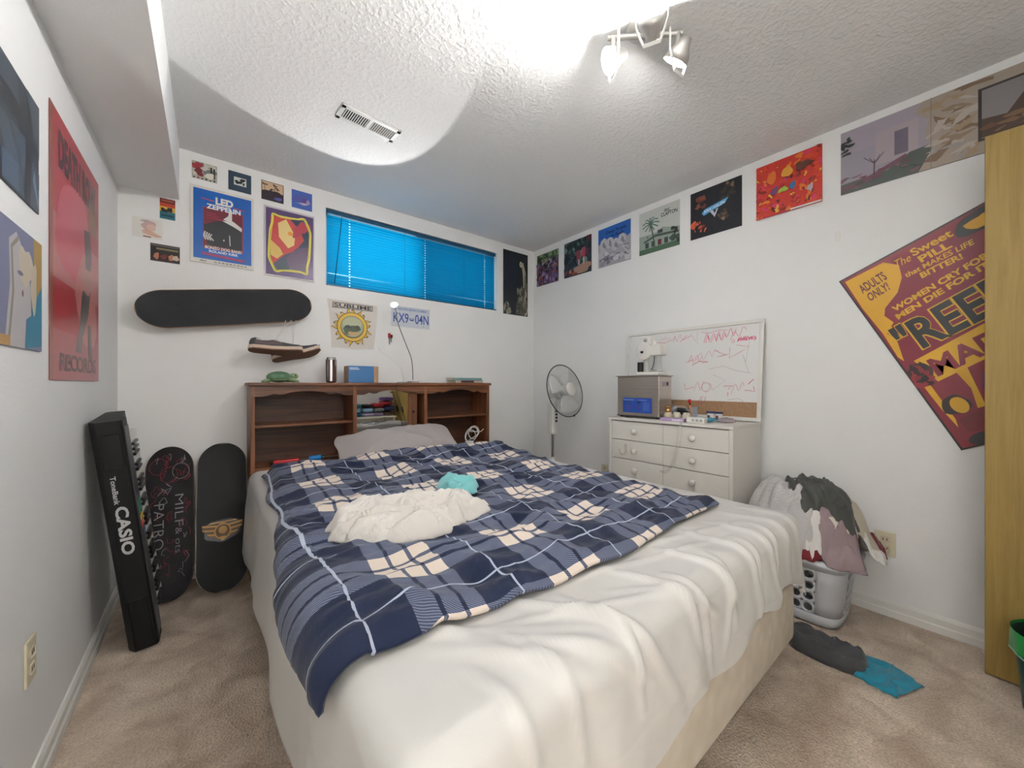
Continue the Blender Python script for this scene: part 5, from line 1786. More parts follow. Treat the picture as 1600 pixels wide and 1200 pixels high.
for k in range(3):
    def bf(u, v, k=k):
        r = 0.035 + 0.148 * v
        a = 2 * PI * k / 3 + 0.5 + (u - 0.5) * (1.0 + 0.25 * math.sin(v * PI)) + 0.25 * v
        return fanp(r, a, 0.024 * (u - 0.5) * 1.6)
    o = MB().use(blade_m).grid(9, 9, bf).build('blade', parent=fan)
    solid(o, 0.002)
p = fanp(RG, -1.25, 0)
MB().use(fan_d).sphere(p, 0.010, 10, 6).build('rim_clip', parent=fan)
MB().use(cab_w).tube([FP + Vector((0.0, 0.03, 0.75)), FP + Vector((0.05, 0.1, 0.45)), FP + Vector((0.2, -0.05, 0.2)), (2.50, 1.93, 0.37)], 0.003, 6).build('mains_lead', parent=fan)

#---DRESSER AND WHAT STANDS ON IT---
lam = mat('white_laminate', (224, 220, 213), 0.38)
DX0, DX1, DY0, DY1, DT = 2.10, 2.495, 0.805, 1.575, 0.88
ds = thing('dresser', 'white laminate dresser with round white knobs by the right wall', 'dresser', ((DX0 + DX1) / 2, (DY0 + DY1) / 2, 0))
MB().use(lam).rbox((DX0 - 0.006, DY0 - 0.004, DT - 0.016), (DX1, DY1 + 0.004, DT), 0.002, 1).build('top', parent=ds)
for y0, y1 in ((DY0, DY0 + 0.018), (DY1 - 0.018, DY1)):
    MB().use(lam).rbox((DX0, y0, 0), (DX1, y1, DT - 0.0165), 0.0015, 1).build('side_panel', parent=ds)
MB().use(lam).box((DX1 - 0.006, DY0 + 0.018, 0.05), (DX1, DY1 - 0.018, DT - 0.017)).build('back_panel', parent=ds)
MB().use(lam).box((DX0 + 0.02, DY0 + 0.018, 0), (DX0 + 0.035, DY1 - 0.018, 0.115)).build('plinth', parent=ds)
MB().use(mat('drawer_gap_dark', (96, 92, 86), 0.8)).box((DX0 + 0.03, DY0 + 0.018, 0.11), (DX0 + 0.034, DY1 - 0.018, DT - 0.017)).build('inner_frame', parent=ds)
ym = (DY0 + DY1) / 2
for r in range(6):
    z1 = DT - 0.022 - r * 0.1225
    z0 = z1 - 0.1185
    for y0, y1 in ((DY0 + 0.020, ym - 0.0012), (ym + 0.0012, DY1 - 0.020)):
        d = MB().use(lam).rbox((DX0 + 0.004, y0, z0), (DX0 + 0.020, y1, z1), 0.0015, 1).build('drawer', parent=ds)
        MB().use(lam).lathe([(0.010, 0), (0.010, 0.010), (0.014, 0.014), (0.0185, 0.022), (0.0175, 0.030), (0.011, 0.034), (0, 0.035)], (DX0 + 0.004, (y0 + y1) / 2, (z0 + z1) / 2), 20, (-1, 0, 0)).build('knob', parent=d)
hk = mat('clear_hook_plastic', (206, 202, 190), 0.25)
MB().use(hk).tube([(2.098, 1.448, 0.700), (2.094, 1.448, 0.665), (2.088, 1.452, 0.650), (2.084, 1.466, 0.648), (2.082, 1.476, 0.662), (2.082, 1.480, 0.678)], 0.0045, 8).rbox((2.099, 1.440, 0.665), (2.103, 1.456, 0.712), 0.001, 1).build('adhesive_hook', label='clear adhesive hook stuck on a left dresser drawer', cat='hook')

# whiteboard leaning on the wall behind
yo = Vector((0.062, 0, 0.594)).normalized()
wb_o = Vector((2.442, 1.690, 0.8835))
s = Sheet('whiteboard', 'white framed dry erase board with pink scribbles leaning on the dresser', 'whiteboard', wb_o, RX, yo, 0.905, 0.597, paper='e4e4e2', thick=0.008, rough=0.25)
fr_m = mat('board_frame_white', (224, 222, 216), 0.35)
W_, H_ = s.w, s.h
for a, b in (((0, 0, 0), (W_, 0.022, 0.016)), ((0, H_ - 0.022, 0), (W_, H_, 0.016)), ((0, 0.0225, 0), (0.022, H_ - 0.0225, 0.016)), ((W_ - 0.022, 0.0225, 0), (W_, H_ - 0.0225, 0.016))):
    MB().use(fr_m).rbox(a, b, 0.003, 2).build('frame_rail', parent=s.root, local=True)
MB().use(mat('cork', (150, 118, 88), 0.9, var=0.25, vscale=120, bump=0.3, bscale=300)).box((0.0225, 0.0225, 0.0082), (W_ - 0.0225, 0.110, 0.0095)).build('cork_strip', parent=s.root, local=True)
pk, gy = 'dd6f8e', 'bba6ae'
def zig(x0, y0, x1, y1, n, amp, seed, c, wd=0.0024):
    rnd = random.Random(seed)
    pts = []
    for i in range(n + 1):
        f_ = i / n
        pts.append((x0 + (x1 - x0) * f_ + rnd.uniform(-0.006, 0.006), y0 + (y1 - y0) * f_ + amp * (1 if i % 2 else -1) * rnd.uniform(0.5, 1)))
    # smooth
    sm = []
    for i in range(len(pts) - 1):
        for k in range(4):
            f_ = k / 4
            p0, p1, p2, p3 = [pts[min(max(i + q, 0), len(pts) - 1)] for q in (-1, 0, 1, 2)]
            sm.append(tuple(0.5 * (2 * p1[j] + (p2[j] - p0[j]) * f_ + (2 * p0[j] - 5 * p1[j] + 4 * p2[j] - p3[j]) * f_ ** 2 + (3 * p1[j] - p0[j] - 3 * p2[j] + p3[j]) * f_ ** 3) for j in (0, 1)))
    s.stroke(sm, wd, c)
s.stroke([(0.215, 0.84), (0.235, 0.93), (0.255, 0.85)], 0.004, 'cc4268'); s.stroke([(0.222, 0.87), (0.25, 0.875)], 0.004, 'cc4268')
s.stroke([(0.25, 0.86), (0.33, 0.845), (0.40, 0.88), (0.41, 0.92)], 0.003, pk); zig(0.29, 0.88, 0.37, 0.90, 5, 0.03, 3, 'd9a6b4'); zig(0.40, 0.87, 0.46, 0.89, 4, 0.05, 4, 'cf8fa2'); s.stroke([(0.45, 0.84), (0.50, 0.91)], 0.003, pk); s.stroke([(0.47, 0.86), (0.53, 0.90)], 0.003, pk); s.stroke([(0.53, 0.92), (0.57, 0.83)], 0.003, 'd9b0bc')
s.stroke([(0.575, 0.94), (0.58, 0.80)], 0.002, 'c6b6ba')
zig(0.63, 0.86, 0.84, 0.89, 11, 0.055, 8, pk, 0.0032); zig(0.64, 0.84, 0.78, 0.86, 8, 0.05, 9, pk, 0.003); zig(0.80, 0.85, 0.90, 0.93, 4, 0.05, 10, 'd87a94'); s.stroke([(0.60, 0.93), (0.66, 0.91), (0.72, 0.93), (0.78, 0.92)], 0.003, 'd98aa0')
s.ell(0.82, 0.80, 0.010, 0.018, 'd98aa0', 12); s.ell(0.82, 0.80, 0.007, 0.013, 'e4e4e2', 12)
zig(0.845, 0.815, 0.955, 0.825, 15, 0.024, 12, pk, 0.004); zig(0.85, 0.81, 0.95, 0.815, 11, 0.02, 13, pk, 0.004)
zig(0.52, 0.64, 0.62, 0.63, 5, 0.05, 20, 'd88098'); zig(0.58, 0.66, 0.74, 0.70, 6, 0.05, 21, 'd9a2b0'); s.stroke([(0.50, 0.60), (0.53, 0.62), (0.56, 0.63)], 0.003, pk); s.stroke([(0.55, 0.57), (0.60, 0.61), (0.66, 0.60), (0.62, 0.59)], 0.0035, 'd0506e')
s.stroke([(0.70, 0.72), (0.78, 0.66), (0.72, 0.65), (0.79, 0.67)], 0.003, 'cf8a9c'); s.stroke([(0.80, 0.74), (0.80, 0.63), (0.86, 0.68), (0.92, 0.73), (0.84, 0.76)], 0.003, 'd98aa0'); s.stroke([(0.92, 0.82), (0.90, 0.58), (0.88, 0.66), (0.92, 0.48)], 0.002, 'c2b6ba'); s.stroke([(0.67, 0.52), (0.76, 0.55), (0.84, 0.50), (0.93, 0.47)], 0.002, gy)
s.stroke([(0.50, 0.37), (0.51, 0.30), (0.57, 0.33)], 0.003, pk); zig(0.58, 0.33, 0.70, 0.33, 6, 0.07, 31, 'd09aa8'); s.ell(0.655, 0.33, 0.03, 0.05, 'cfa0ae', 20); s.ell(0.655, 0.33, 0.026, 0.044, 'e4e4e2', 20)
s.stroke([(0.70, 0.46), (0.78, 0.40), (0.70, 0.30)], 0.002, gy); s.stroke([(0.77, 0.34), (0.83, 0.345), (0.80, 0.31)], 0.003, 'd0607c'); s.stroke([(0.80, 0.28), (0.80, 0.24)], 0.003, 'd0607c'); zig(0.82, 0.30, 0.90, 0.36, 4, 0.05, 34, 'cf9aac'); s.stroke([(0.90, 0.30), (0.93, 0.30), (0.96, 0.29), (0.95, 0.34)], 0.003, 'd0506e'); s.stroke([(0.92, 0.36), (0.95, 0.41)], 0.0035, 'cc4a6a')
s.stroke([(0.60, 0.16), (0.63, 0.23), (0.66, 0.22), (0.64, 0.155), (0.60, 0.16)], 0.0028, 'b8506e'); s.stroke([(0.625, 0.18), (0.635, 0.21)], 0.0028, 'b8506e'); s.stroke([(0.80, 0.20), (0.87, 0.22), (0.92, 0.16), (0.935, 0.14)], 0.002, 'a8a2a6')
s.done()

# ultrasonic bath
steel = mat('brushed_steel', (190, 184, 176), 0.30, 0.85, var=0.06, vscale=3, stretch=(1, 1, 60))
UX0, UX1, UY0, UY1, UZ0, UZ1 = 2.160, 2.312, 1.248, 1.550, 0.894, 1.150
us = thing('ultrasonic_bath', 'brushed steel ultrasonic bath with a blue control panel', 'machine', ((UX0 + UX1) / 2, (UY0 + UY1) / 2, DT))
MB().use(steel).rbox((UX0, UY0, UZ0), (UX1, UY1, UZ1), 0.004, 2).build('tank', parent=us)
MB().use(steel).rbox((UX0 - 0.010, UY0 - 0.010, UZ1), (UX1 + 0.006, UY1 + 0.010, UZ1 + 0.006), 0.002, 1).build('lid', parent=us)
MB().use(mat('dark_skirt', (66, 62, 58), 0.5)).box((UX0 - 0.002, UY0 - 0.002, UZ0 - 0.006), (UX1 + 0.002, UY1 + 0.002, UZ0)).build('skirt', parent=us)
for x in (UX0 + 0.02, UX1 - 0.02):
    for y in (UY0 + 0.02, UY1 - 0.02):
        MB().use(mat('black_plastic', (22, 22, 24), 0.4)).cyl((x, y, DT + 0.0005), (x, y, UZ0 - 0.004), 0.011, n=12).build('foot', parent=us)
pn = MB().use(mat('panel_blue', (30, 72, 158), 0.35)).rbox((UX0 - 0.0035, 1.296, 0.914), (UX0 + 0.001, 1.506, 1.010), 0.002, 1).build('control_panel', parent=us)
pl = MB()
def prect(y0, z0, y1, z1, c):
    pl.use(ink(c)).box((UX0 - 0.0042, min(y0, y1), z0), (UX0 - 0.0033, max(y0, y1), z1))
prect(1.500, 0.994, 1.420, 0.998, 'b8c6e4'); prect(1.40, 0.994, 1.33, 0.998, '8ea4d4')
for y in (1.475, 1.405):
    prect(y, 0.978, y - 0.032, 0.988, '22386e')
    for k in range(4):
        prect(y - 0.003 - k * 0.0075, 0.980, y - 0.008 - k * 0.0075, 0.986, 'c0cade')
    for k in (0.0, 0.020):
        prect(y - 0.002 - k, 0.946, y - 0.010 - k, 0.960, '8a3a6a')
    prect(y - 0.012, 0.932, y - 0.020, 0.940, '8a3a6a')
for k in range(5):
    prect(1.355, 0.976 - k * 0.011, 1.310, 0.979 - k * 0.011, '7f96cc')
pl.build('panel_markings', parent=pn)['kind'] = 'stuff'
MB().use(ink('9a8c94')).box((2.200, UY0 - 0.0012, 1.085), (2.275, UY0 - 0.0002, 1.115)).build('side_label', parent=us)
MB().use(mat('black_plastic', (22, 22, 24), 0.4)).rbox((2.248, UY0 - 0.004, 1.092), (2.266, UY0, 1.112), 0.002, 1).build('rocker_switch', parent=us)

# white bench machine standing on the lid
LZ = UZ1 + 0.0065
wp = mat('machine_white', (220, 218, 212), 0.35)
mc = thing('bench_machine', 'white upright bench machine with a round disc on the steel bath', 'machine', (2.24, 1.345, LZ))
MB().use(wp).rbox((2.185, 1.270, LZ), (2.295, 1.425, LZ + 0.022), 0.006, 2).build('base_plate', parent=mc)
MB().use(wp).rbox((2.225, 1.325, LZ + 0.02), (2.270, 1.400, LZ + 0.225), 0.008, 2).build('column', parent=mc)
MB().use(wp).rbox((2.200, 1.262, LZ + 0.125), (2.275, 1.330, LZ + 0.195), 0.006, 2).build('motor_block', parent=mc)
MB().use(wp).rbox((2.200, 1.330, LZ + 0.195), (2.265, 1.405, LZ + 0.250), 0.006, 2).build('upper_block', parent=mc)
dk = MB().use(wp).lathe([(0, 0), (0.057, 0), (0.058, 0.004), (0.056, 0.016), (0.050, 0.018), (0, 0.016)], (2.215, 1.378, LZ + 0.155), 36, (-1, 0, 0)).build('disc', parent=mc)
MB().use(mat('black_plastic', (22, 22, 24), 0.4)).cyl((2.200, 1.388, LZ + 0.150), (2.190, 1.388, LZ + 0.150), 0.008, n=16).build('disc_hub', parent=dk)
MB().use(mat('chrome', (200, 200, 202), 0.15, 1.0)).sphere((2.196, 1.362, LZ + 0.225), 0.012, 16, 10).build('chrome_knob', parent=mc)
MB().use(mat('black_plastic', (22, 22, 24), 0.4)).cyl((2.205, 1.405, LZ + 0.022), (2.205, 1.405, LZ + 0.085), 0.019, n=20).build('black_nozzle', parent=mc)
MB().use(clear_mat('smoked_plastic', (238, 239, 239), 0.25, 0.15)).rbox((2.205, 1.258, LZ + 0.022), (2.215, 1.350, LZ + 0.125), 0.002, 1).build('clear_guard', parent=mc)
MB().use(mat('black_cable', (26, 26, 28), 0.5)).tube([(2.198, 1.300, LZ + 0.122), (2.196, 1.302, LZ + 0.08), (2.194, 1.312, LZ + 0.045), (2.19, 1.325, LZ + 0.03)], 0.0022, 6).build('lead', parent=mc)
MB().use(mat('chrome', (200, 200, 202), 0.15, 1.0)).rbox((2.186, 1.285, LZ + 0.022), (2.20, 1.325, LZ + 0.036), 0.003, 1).build('clamp', parent=mc)

# small clutter
ZD = DT + 0.0008
brs = mat('brass_bright', (190, 150, 92), 0.25, 0.9)
gb = mat('cream_glass', (206, 192, 168), 0.2)
t = thing('glass_bulb', 'round cream glass bulb with brass collar beside the steel bath', 'bulb', (2.195, 1.208, ZD))
MB().use(gb).sphere((2.195, 1.208, ZD + 0.026), 0.027, 20, 12).build('globe', parent=t)
MB().use(brs).lathe([(0.011, 0), (0.018, 0.002), (0.018, 0.012), (0.013, 0.016), (0.013, 0.026), (0.020, 0.028), (0.020, 0.034), (0, 0.036)], (2.195, 1.208, ZD + 0.048), 20).build('brass_collar', parent=t)
for k, (x, y, c, lab) in enumerate(((2.262, 1.188, (208, 200, 184), 'cream ceramic pot with dark mouth next to the glass bulb'), (2.272, 1.132, (216, 208, 192), 'cream ceramic pot nearest the clear cup'))):
    t = thing('ceramic_pot', lab, 'pot', (x, y, ZD), group='small cream pots on the dresser')
    MB().use(mat('pot_glaze_%d' % k, c, 0.3)).lathe([(0, 0), (0.016, 0), (0.025, 0.012), (0.026, 0.024), (0.020, 0.038), (0.017, 0.044), (0.014, 0.043), (0.016, 0.036), (0, 0.034)], (x, y, ZD), 24).build('bowl', parent=t)
    MB().use(mat('pot_inside', (40, 38, 36), 0.6)).lathe([(0, 0), (0.0145, 0)], (x, y, ZD + 0.039), 16).build('contents', parent=t)
t = thing('lilac_carton', 'flat lilac carton lying at the front of the dresser top', 'carton', (2.150, 1.150, ZD))
xf = Matrix.Translation((2.150, 1.150, ZD)) @ Euler((0, 0, 0.12)).to_matrix().to_4x4()
MB().use(mat('lilac_card', (176, 152, 196), 0.5)).rbox((-0.025, -0.070, 0), (0.025, 0.070, 0.017), 0.0015, 1, xf).build('carton', parent=t)
MB().use(ink('d8cfe0')).box((-0.0255, -0.06, 0.003), (-0.0248, 0.0, 0.013), xf).build('printed_band', parent=t)
MB().use(clear_mat('grey_cup_plastic', (222, 225, 232), 0.30, 0.2)).lathe([(0, 0.002), (0.020, 0.002), (0.025, 0.075), (0.024, 0.075), (0.019, 0.004), (0, 0.004)], (2.405, 1.283, ZD), 22).build('plastic_cup', label='small grey translucent cup behind the cream pots', cat='cup')
t = thing('black_case', 'small black case standing against the whiteboard', 'case', (2.405, 1.205, ZD))
MB().use(mat('black_plastic', (22, 22, 24), 0.4)).rbox((2.385, 1.160, ZD), (2.420, 1.250, ZD + 0.048), 0.004, 2).build('case_body', parent=t)
MB().use(mat('case_lid_grey', (56, 58, 62), 0.5)).rbox((2.383, 1.158, ZD + 0.0485), (2.422, 1.252, ZD + 0.064), 0.004, 2).build('case_lid', parent=t)
MB().use(clear_mat('clear_cup_plastic', (238, 243, 250), 0.18, 0.12)).lathe([(0, 0.002), (0.019, 0.002), (0.023, 0.082), (0.022, 0.082), (0.018, 0.004), (0, 0.004)], (2.300, 1.100, ZD), 22).build('clear_cup', label='clear plastic cup holding the orange brush', cat='cup')
t = thing('orange_brush', 'orange handled brush with a red head standing in the clear cup', 'brush', (2.300, 1.100, ZD + 0.006))
a, b = Vector((2.296, 1.108, ZD + 0.006)), Vector((2.288, 1.122, ZD + 0.125))
MB().use(mat('orange_plastic', (226, 124, 48), 0.4)).tube([a, a.lerp(b, 0.5), a.lerp(b, 0.7)], [0.008, 0.007, 0.004], 10).build('handle', parent=t)
MB().use(mat('red_plastic', (196, 30, 36), 0.35)).tube([a.lerp(b, 0.80), a.lerp(b, 0.84), b], [0.006, 0.011, 0.010], 12).build('brush_head', parent=t)
MB().use(mat('black_plastic', (22, 22, 24), 0.4)).tube([a.lerp(b, 0.68), a.lerp(b, 0.82)], 0.0035, 8).build('ferrule', parent=t)
foil = mat('teal_foil', (30, 132, 152), 0.3, 0.4)
for k, (x, y, rz, lab) in enumerate(((2.275, 1.040, 0.5, 'teal foil packet lying flat behind the white carton'), (2.250, 0.985, -0.5, 'teal foil packet propped beside the small tins'))):
    xf = Matrix.Translation((x, y, ZD)) @ Euler((0, -0.25 if k else -0.12, rz)).to_matrix().to_4x4()
    pm_ = MB().use(foil)
    pm_.grid(12, 9, lambda u, v: xf @ Vector(((v - 0.5) * 0.055, (u - 0.5) * 0.085, 0.012 + 0.008 * math.sin(u * PI) * math.sin(v * PI) + 0.003 * nz(u * 5, v * 5, k))))
    o = pm_.build('foil_packet', label=lab, cat='packet', group='teal foil packets')
    solid(o, 0.004, -1)
for k, (x, y, lab) in enumerate(((2.365, 1.032, 'small white tin with navy lid, left of the two'), (2.365, 0.984, 'small white tin with navy lid, right of the two'))):
    t = thing('small_tin', lab, 'tin', (x, y, ZD), group='small tins by the cork strip')
    MB().use(mat('tin_white', (214, 210, 208), 0.4)).cyl((x, y, ZD), (x, y, ZD + 0.042), 0.021, n=24).build('tin_body', parent=t)
    MB().use(mat('tin_navy', (40, 50, 96), 0.35)).cyl((x, y, ZD + 0.0425), (x, y, ZD + 0.054), 0.022, n=24).build('lid', parent=t)
    MB().use(mat('tin_band', (120, 60, 60), 0.4)).box((x - 0.0222, y - 0.007, ZD + 0.010), (x - 0.0208, y + 0.007, ZD + 0.032)).build('tin_label', parent=t)
heap('crumpled_wrapper', 'crumpled grey and pink wrapper at the right of the dresser top', 'wrapper', mat('wrapper_grey', (172, 160, 166), 0.35, 0.3), (2.315, 0.925, ZD), 0.055, 0.045, 0.018, seed=3.7, fr=28, amp=0.006, nr=12, nt=30, th=0.001)
t = thing('white_carton', 'small white carton with grey print at the dresser edge', 'carton', (2.150, 1.012, ZD))
MB().use(mat('white_card', (228, 226, 220), 0.5)).rbox((2.128, 0.962, ZD), (2.172, 1.062, ZD + 0.030), 0.0015, 1).build('carton', parent=t)
for k in range(3):
    MB().use(ink('9a9a9a')).box((2.1272, 0.972 + k * 0.022, ZD + 0.008), (2.1279, 0.986 + k * 0.022, ZD + 0.022)).build('printed_block', parent=t)
hose = [(2.205, 1.195, 0.945), (2.235, 1.160, 0.962), (2.245, 1.120, 0.955), (2.215, 1.085, 0.925), (2.160, 1.078, 0.922), (2.105, 1.072, 0.905), (2.078, 1.070, 0.860), (2.070, 1.075, 0.78),
        (2.068, 1.095, 0.69), (2.070, 1.125, 0.62), (2.074, 1.160, 0.585), (2.078, 1.195, 0.590)]
hs = []
for i in range(len(hose) - 1):
    for k in range(5):
        f_ = k / 5
        p0, p1, p2, p3 = [Vector(hose[min(max(i + q, 0), len(hose) - 1)]) for q in (-1, 0, 1, 2)]
        hs.append(0.5 * ((2 * p1) + (p2 - p0) * f_ + (2 * p0 - 5 * p1 + 4 * p2 - p3) * f_ ** 2 + (3 * p1 - p0 - 3 * p2 + p3) * f_ ** 3))
MB().use(clear_mat('clear_vinyl', (252, 251, 249), 0.13, 0.08)).tube(hs, 0.0065, 12).build('clear_hose', label='clear vinyl hose hanging over the dresser front', cat='hose')

#---LAUNDRY---
bask = mat('basket_grey_plastic', (196, 198, 202), 0.4)
BCX, BCY = 2.288, 0.570
bk = thing('laundry_basket', 'pale grey plastic laundry basket with round holes', 'basket', (BCX, BCY, 0))


def ringpt(s_, z, grow=0.0):
    """s_ in 0..4: side index + fraction, rounded rectangle, tapering to the floor"""
    k = 0.84 + 0.16 * (z / 0.31)
    a, b = (0.170 + grow) * k, (0.205 + grow) * k
    th = s_ / 4 * 2 * PI - PI * 0.75
    n = 5.0
    c_, s2 = math.cos(th), math.sin(th)
    rr = (abs(c_) ** n + abs(s2) ** n) ** (-1 / n)
    return Vector((BCX + a * rr * c_, BCY + b * rr * s2, z))


wl = MB().use(bask)
NS, ZB, ZT = 64, 0.055, 0.262
nz_rows = 4
# sides by parameter: s 0..1 faces -y, 1..2 faces +x, 2..3 faces +y, 3..4 faces -x
cells = []
cw = 4 / 64 * 2.6
def cell_hole(s0, s1, z0, z1):
    n = 16
    outer, inner = [], []
    for i in range(n):
        a = 2 * PI * (i + 0.5) / n
        q = max(abs(math.cos(a)), abs(math.sin(a)))
        for lst, rx_, rz_ in ((outer, 0.5 / q, 0.5 / q), (inner, 0.36, 0.34)):
            ss = (s0 + s1) / 2 + math.cos(a) * rx_ * (s1 - s0)
            zz_ = (z0 + z1) / 2 + math.sin(a) * rz_ * (z1 - z0)
            lst.append(ringpt(ss, zz_))
    wl.add(outer + inner, [(i, (i + 1) % n, n + (i + 1) % n, n + i) for i in range(n)], False)
hole_spans = []
for base in (0, 1, 2, 3):
    m0, m1 = base + 0.22, base + 0.80
    nc = 4
    for i in range(nc):
        hole_spans.append((m0 + (m1 - m0) * i / nc, m0 + (m1 - m0) * (i + 1) / nc))
edges = sorted(set([round(x, 5) for sp_ in hole_spans for x in sp_]))
hz = [ZB + (ZT - ZB) * i / nz_rows for i in range(nz_rows + 1)]
for s0, s1 in hole_spans:
    for i in range(nz_rows):
        cell_hole(s0, s1, hz[i], hz[i + 1])
# plain corner parts between the holed panels
for base in (0, 1, 2, 3):
    a0, a1 = base - 1 + 0.80, base + 0.22
    for i in range(8):
        s0, s1 = a0 + (a1 - a0) * i / 8, a0 + (a1 - a0) * (i + 1) / 8
        for z0, z1 in zip(hz[:-1], hz[1:]):
            wl.add([ringpt(s0, z0), ringpt(s1, z0), ringpt(s1, z1), ringpt(s0, z1)], [(0, 1, 2, 3)], True)
for z0, z1 in ((0.002, 0.012), (0.012, ZB), (ZT, 0.300)):
    for i in range(96):
        s0, s1 = 4 * i / 96, 4 * (i + 1) / 96
        wl.add([ringpt(s0, z0, -0.012 if z0 < 0.005 else 0), ringpt(s1, z0, -0.012 if z0 < 0.005 else 0), ringpt(s1, z1), ringpt(s0, z1)], [(0, 1, 2, 3)], True)
wl.add([ringpt(4 * i / 96, 0.002, -0.012) for i in range(96)], [tuple(range(96))])
o = wl.build('basket_wall', parent=bk)
bmw = bmesh.new(); bmw.from_mesh(o.data); bmesh.ops.remove_doubles(bmw, verts=bmw.verts, dist=2e-5); bmesh.ops.recalc_face_normals(bmw, faces=bmw.faces)
for f_ in bmw.faces:
    f_.smooth = len(f_.verts) < 8
bmw.to_mesh(o.data); bmw.free()
solid(o, 0.003, -1)
rim = MB().use(mat('basket_rim_white', (214, 216, 222), 0.35))
prof = [(-0.004, 0.292), (0.010, 0.286), (0.022, 0.290), (0.024, 0.300), (0.016, 0.312), (0.0, 0.314), (-0.006, 0.306)]
N = 96
vs = [ringpt(4 * i / N, 0.31, g_) * 1.0 for i in range(N) for g_, z_ in prof]
vs = [Vector((v.x, v.y, prof[i % len(prof)][1])) for i, v in enumerate(vs)]
K = len(prof)
rim.add(vs, [(i * K + j, ((i + 1) % N) * K + j, ((i + 1) % N) * K + (j + 1) % K, i * K + (j + 1) % K) for i in range(N) for j in range(K)], True)
rim.build('rim', parent=bk)

lgrey = mat('pale_grey_fleece', (190, 187, 186), 0.9, sheen=0.4, bump=0.5, bscale=90)
olive = mat('charcoal_olive_jersey', (66, 68, 64), 0.85, sheen=0.15)
ivoryc = mat('ivory_knit', (208, 202, 192), 0.9, bump=0.3, bscale=140)
creamc = mat('cream_cotton', (196, 186, 168), 0.9)
maroon = mat('maroon_cloth', (110, 22, 32), 0.85, sheen=0.2)
mauve = mat('mauve_cotton', (148, 130, 134), 0.9)
whitec = mat('white_cotton', (222, 220, 216), 0.9)
PCX, PCY = 2.290, 0.560


def pile(x, y):
    """surface of the whole laundry heap"""
    r = math.hypot((x - PCX) / 0.185, (y - PCY) / 0.245)
    if r < 1:
        z = 0.335 + 0.205 * (1 - r ** 2.6) ** 0.8
    else:
        z = 0.335 - (r - 1) * 0.28
    return z + 0.018 * nz(x * 9, y * 9, 4.0)


def drapes(name, label, cat, m, c, rx, ry, lay, rot=0.0, seed=0, fr=9.0, amp=0.016, st=2.0, wob=0.25, nr=34, nt=80, th=0.005, puff=0.0, zmin=0.0):
    """a garment lying on the pile: follows its surface with folds of its own"""
    ca, sa = math.cos(rot), math.sin(rot)

    def fn(u, v):
        a = 2 * PI * u
        R_ = 1 + wob * (1.4 * nz(math.cos(a) * 1.4 + seed, math.sin(a) * 1.4, 1.0) + 0.7 * nz(math.cos(a) * 3.5, math.sin(a) * 3.5 + seed, 5.0))
        x, y = v * R_ * rx * math.cos(a), v * R_ * ry * math.sin(a)
        qx, qy = x * fr, y * fr * st
        qx += 0.7 * nz(qx * 0.7 + seed, qy * 0.7, 2.0)
        qy += 0.7 * nz(qx * 0.7, qy * 0.7 + seed, 6.0)
        f_ = ridge(qx + seed * 3.1, qy, 0.5) + 0.5 * ridge(qx * 2.1, qy * 2.1 + seed, 3.5) + 0.25 * ridge(qx * 4.3, qy * 4.3 + seed, 8.5)
        X, Y_ = c[0] + x * ca - y * sa, c[1] + x * sa + y * ca
        edge = min(1, (1 - v) * 6)
        z = pile(X, Y_) + lay * (0.35 + 0.65 * edge) + amp * f_ * (0.35 + 0.65 * edge) + puff * (1 - v * v)
        X = min(X, XR - 0.012)
        return Vector((X, Y_, max(z, zmin)))
    o = MB().use(m).grid(nt, nr, fn, cu=True).build(name, label=label, cat=cat)
    solid(o, th, -1)
    return o


drapes('laundry_sheet', 'plain cream cloth filling the laundry basket', 'laundry', creamc, (2.288, 0.575), 0.150, 0.190, -0.02, seed=1.2, wob=0.04, amp=0.012)
drapes('grey_fleece', 'pale grey fleece robe heaped at the dresser end of the basket', 'garment', lgrey, (2.215, 0.650), 0.140, 0.125, 0.018, rot=0.2, seed=2.6, fr=6, amp=0.034, st=1.5, wob=0.14, th=0.008, puff=0.055, nr=46, nt=100)
drapes('maroon_towel', 'maroon cloth bunched over the left rim of the basket', 'cloth', maroon, (2.130, 0.545), 0.050, 0.105, 0.016, seed=8.1, fr=9, amp=0.014, st=1.3, wob=0.2, puff=0.01, zmin=0.30)
drapes('mauve_top', 'mauve cotton top folded along the front rim', 'garment', mauve, (2.175, 0.410), 0.075, 0.095, 0.018, rot=-0.4, seed=6.2, fr=10, amp=0.026, st=1.8, wob=0.14, puff=0.015, zmin=0.30)
drapes('cream_shirt', 'cream cotton shirt at the wall side of the laundry pile', 'shirt', creamc, (2.345, 0.375), 0.090, 0.085, 0.022, rot=0.4, seed=4.9, fr=8, amp=0.022, st=1.6, wob=0.25, puff=0.05)
drapes('ivory_knit_top', 'ivory ribbed knit top below the dark shirt, right side', 'garment', ivoryc, (2.220, 0.415), 0.090, 0.050, 0.034, rot=-0.7, seed=9.4, fr=11, amp=0.014, st=2.6, wob=0.25, puff=0.01)
drapes('maroon_scarf', 'fringed maroon scarf hanging over the basket beside the wall', 'scarf', maroon, (2.405, 0.335), 0.055, 0.055, 0.040, seed=2.2, fr=12, amp=0.018, wob=0.25, puff=0.05, zmin=0.30)
drapes('white_vest', 'white vest drooping off the right end of the basket', 'garment', whitec, (2.340, 0.325), 0.060, 0.055, 0.030, rot=0.4, seed=5.9, fr=10, amp=0.014, st=1.5, wob=0.2, zmin=0.26)
drapes('grey_fleece_sleeve', 'pale grey fleece sleeve hanging over the front of the basket', 'garment', lgrey, (2.150, 0.540), 0.070, 0.062, 0.036, rot=0.3, seed=5.4, fr=8, amp=0.016, st=1.5, wob=0.2, th=0.007, puff=0.02)
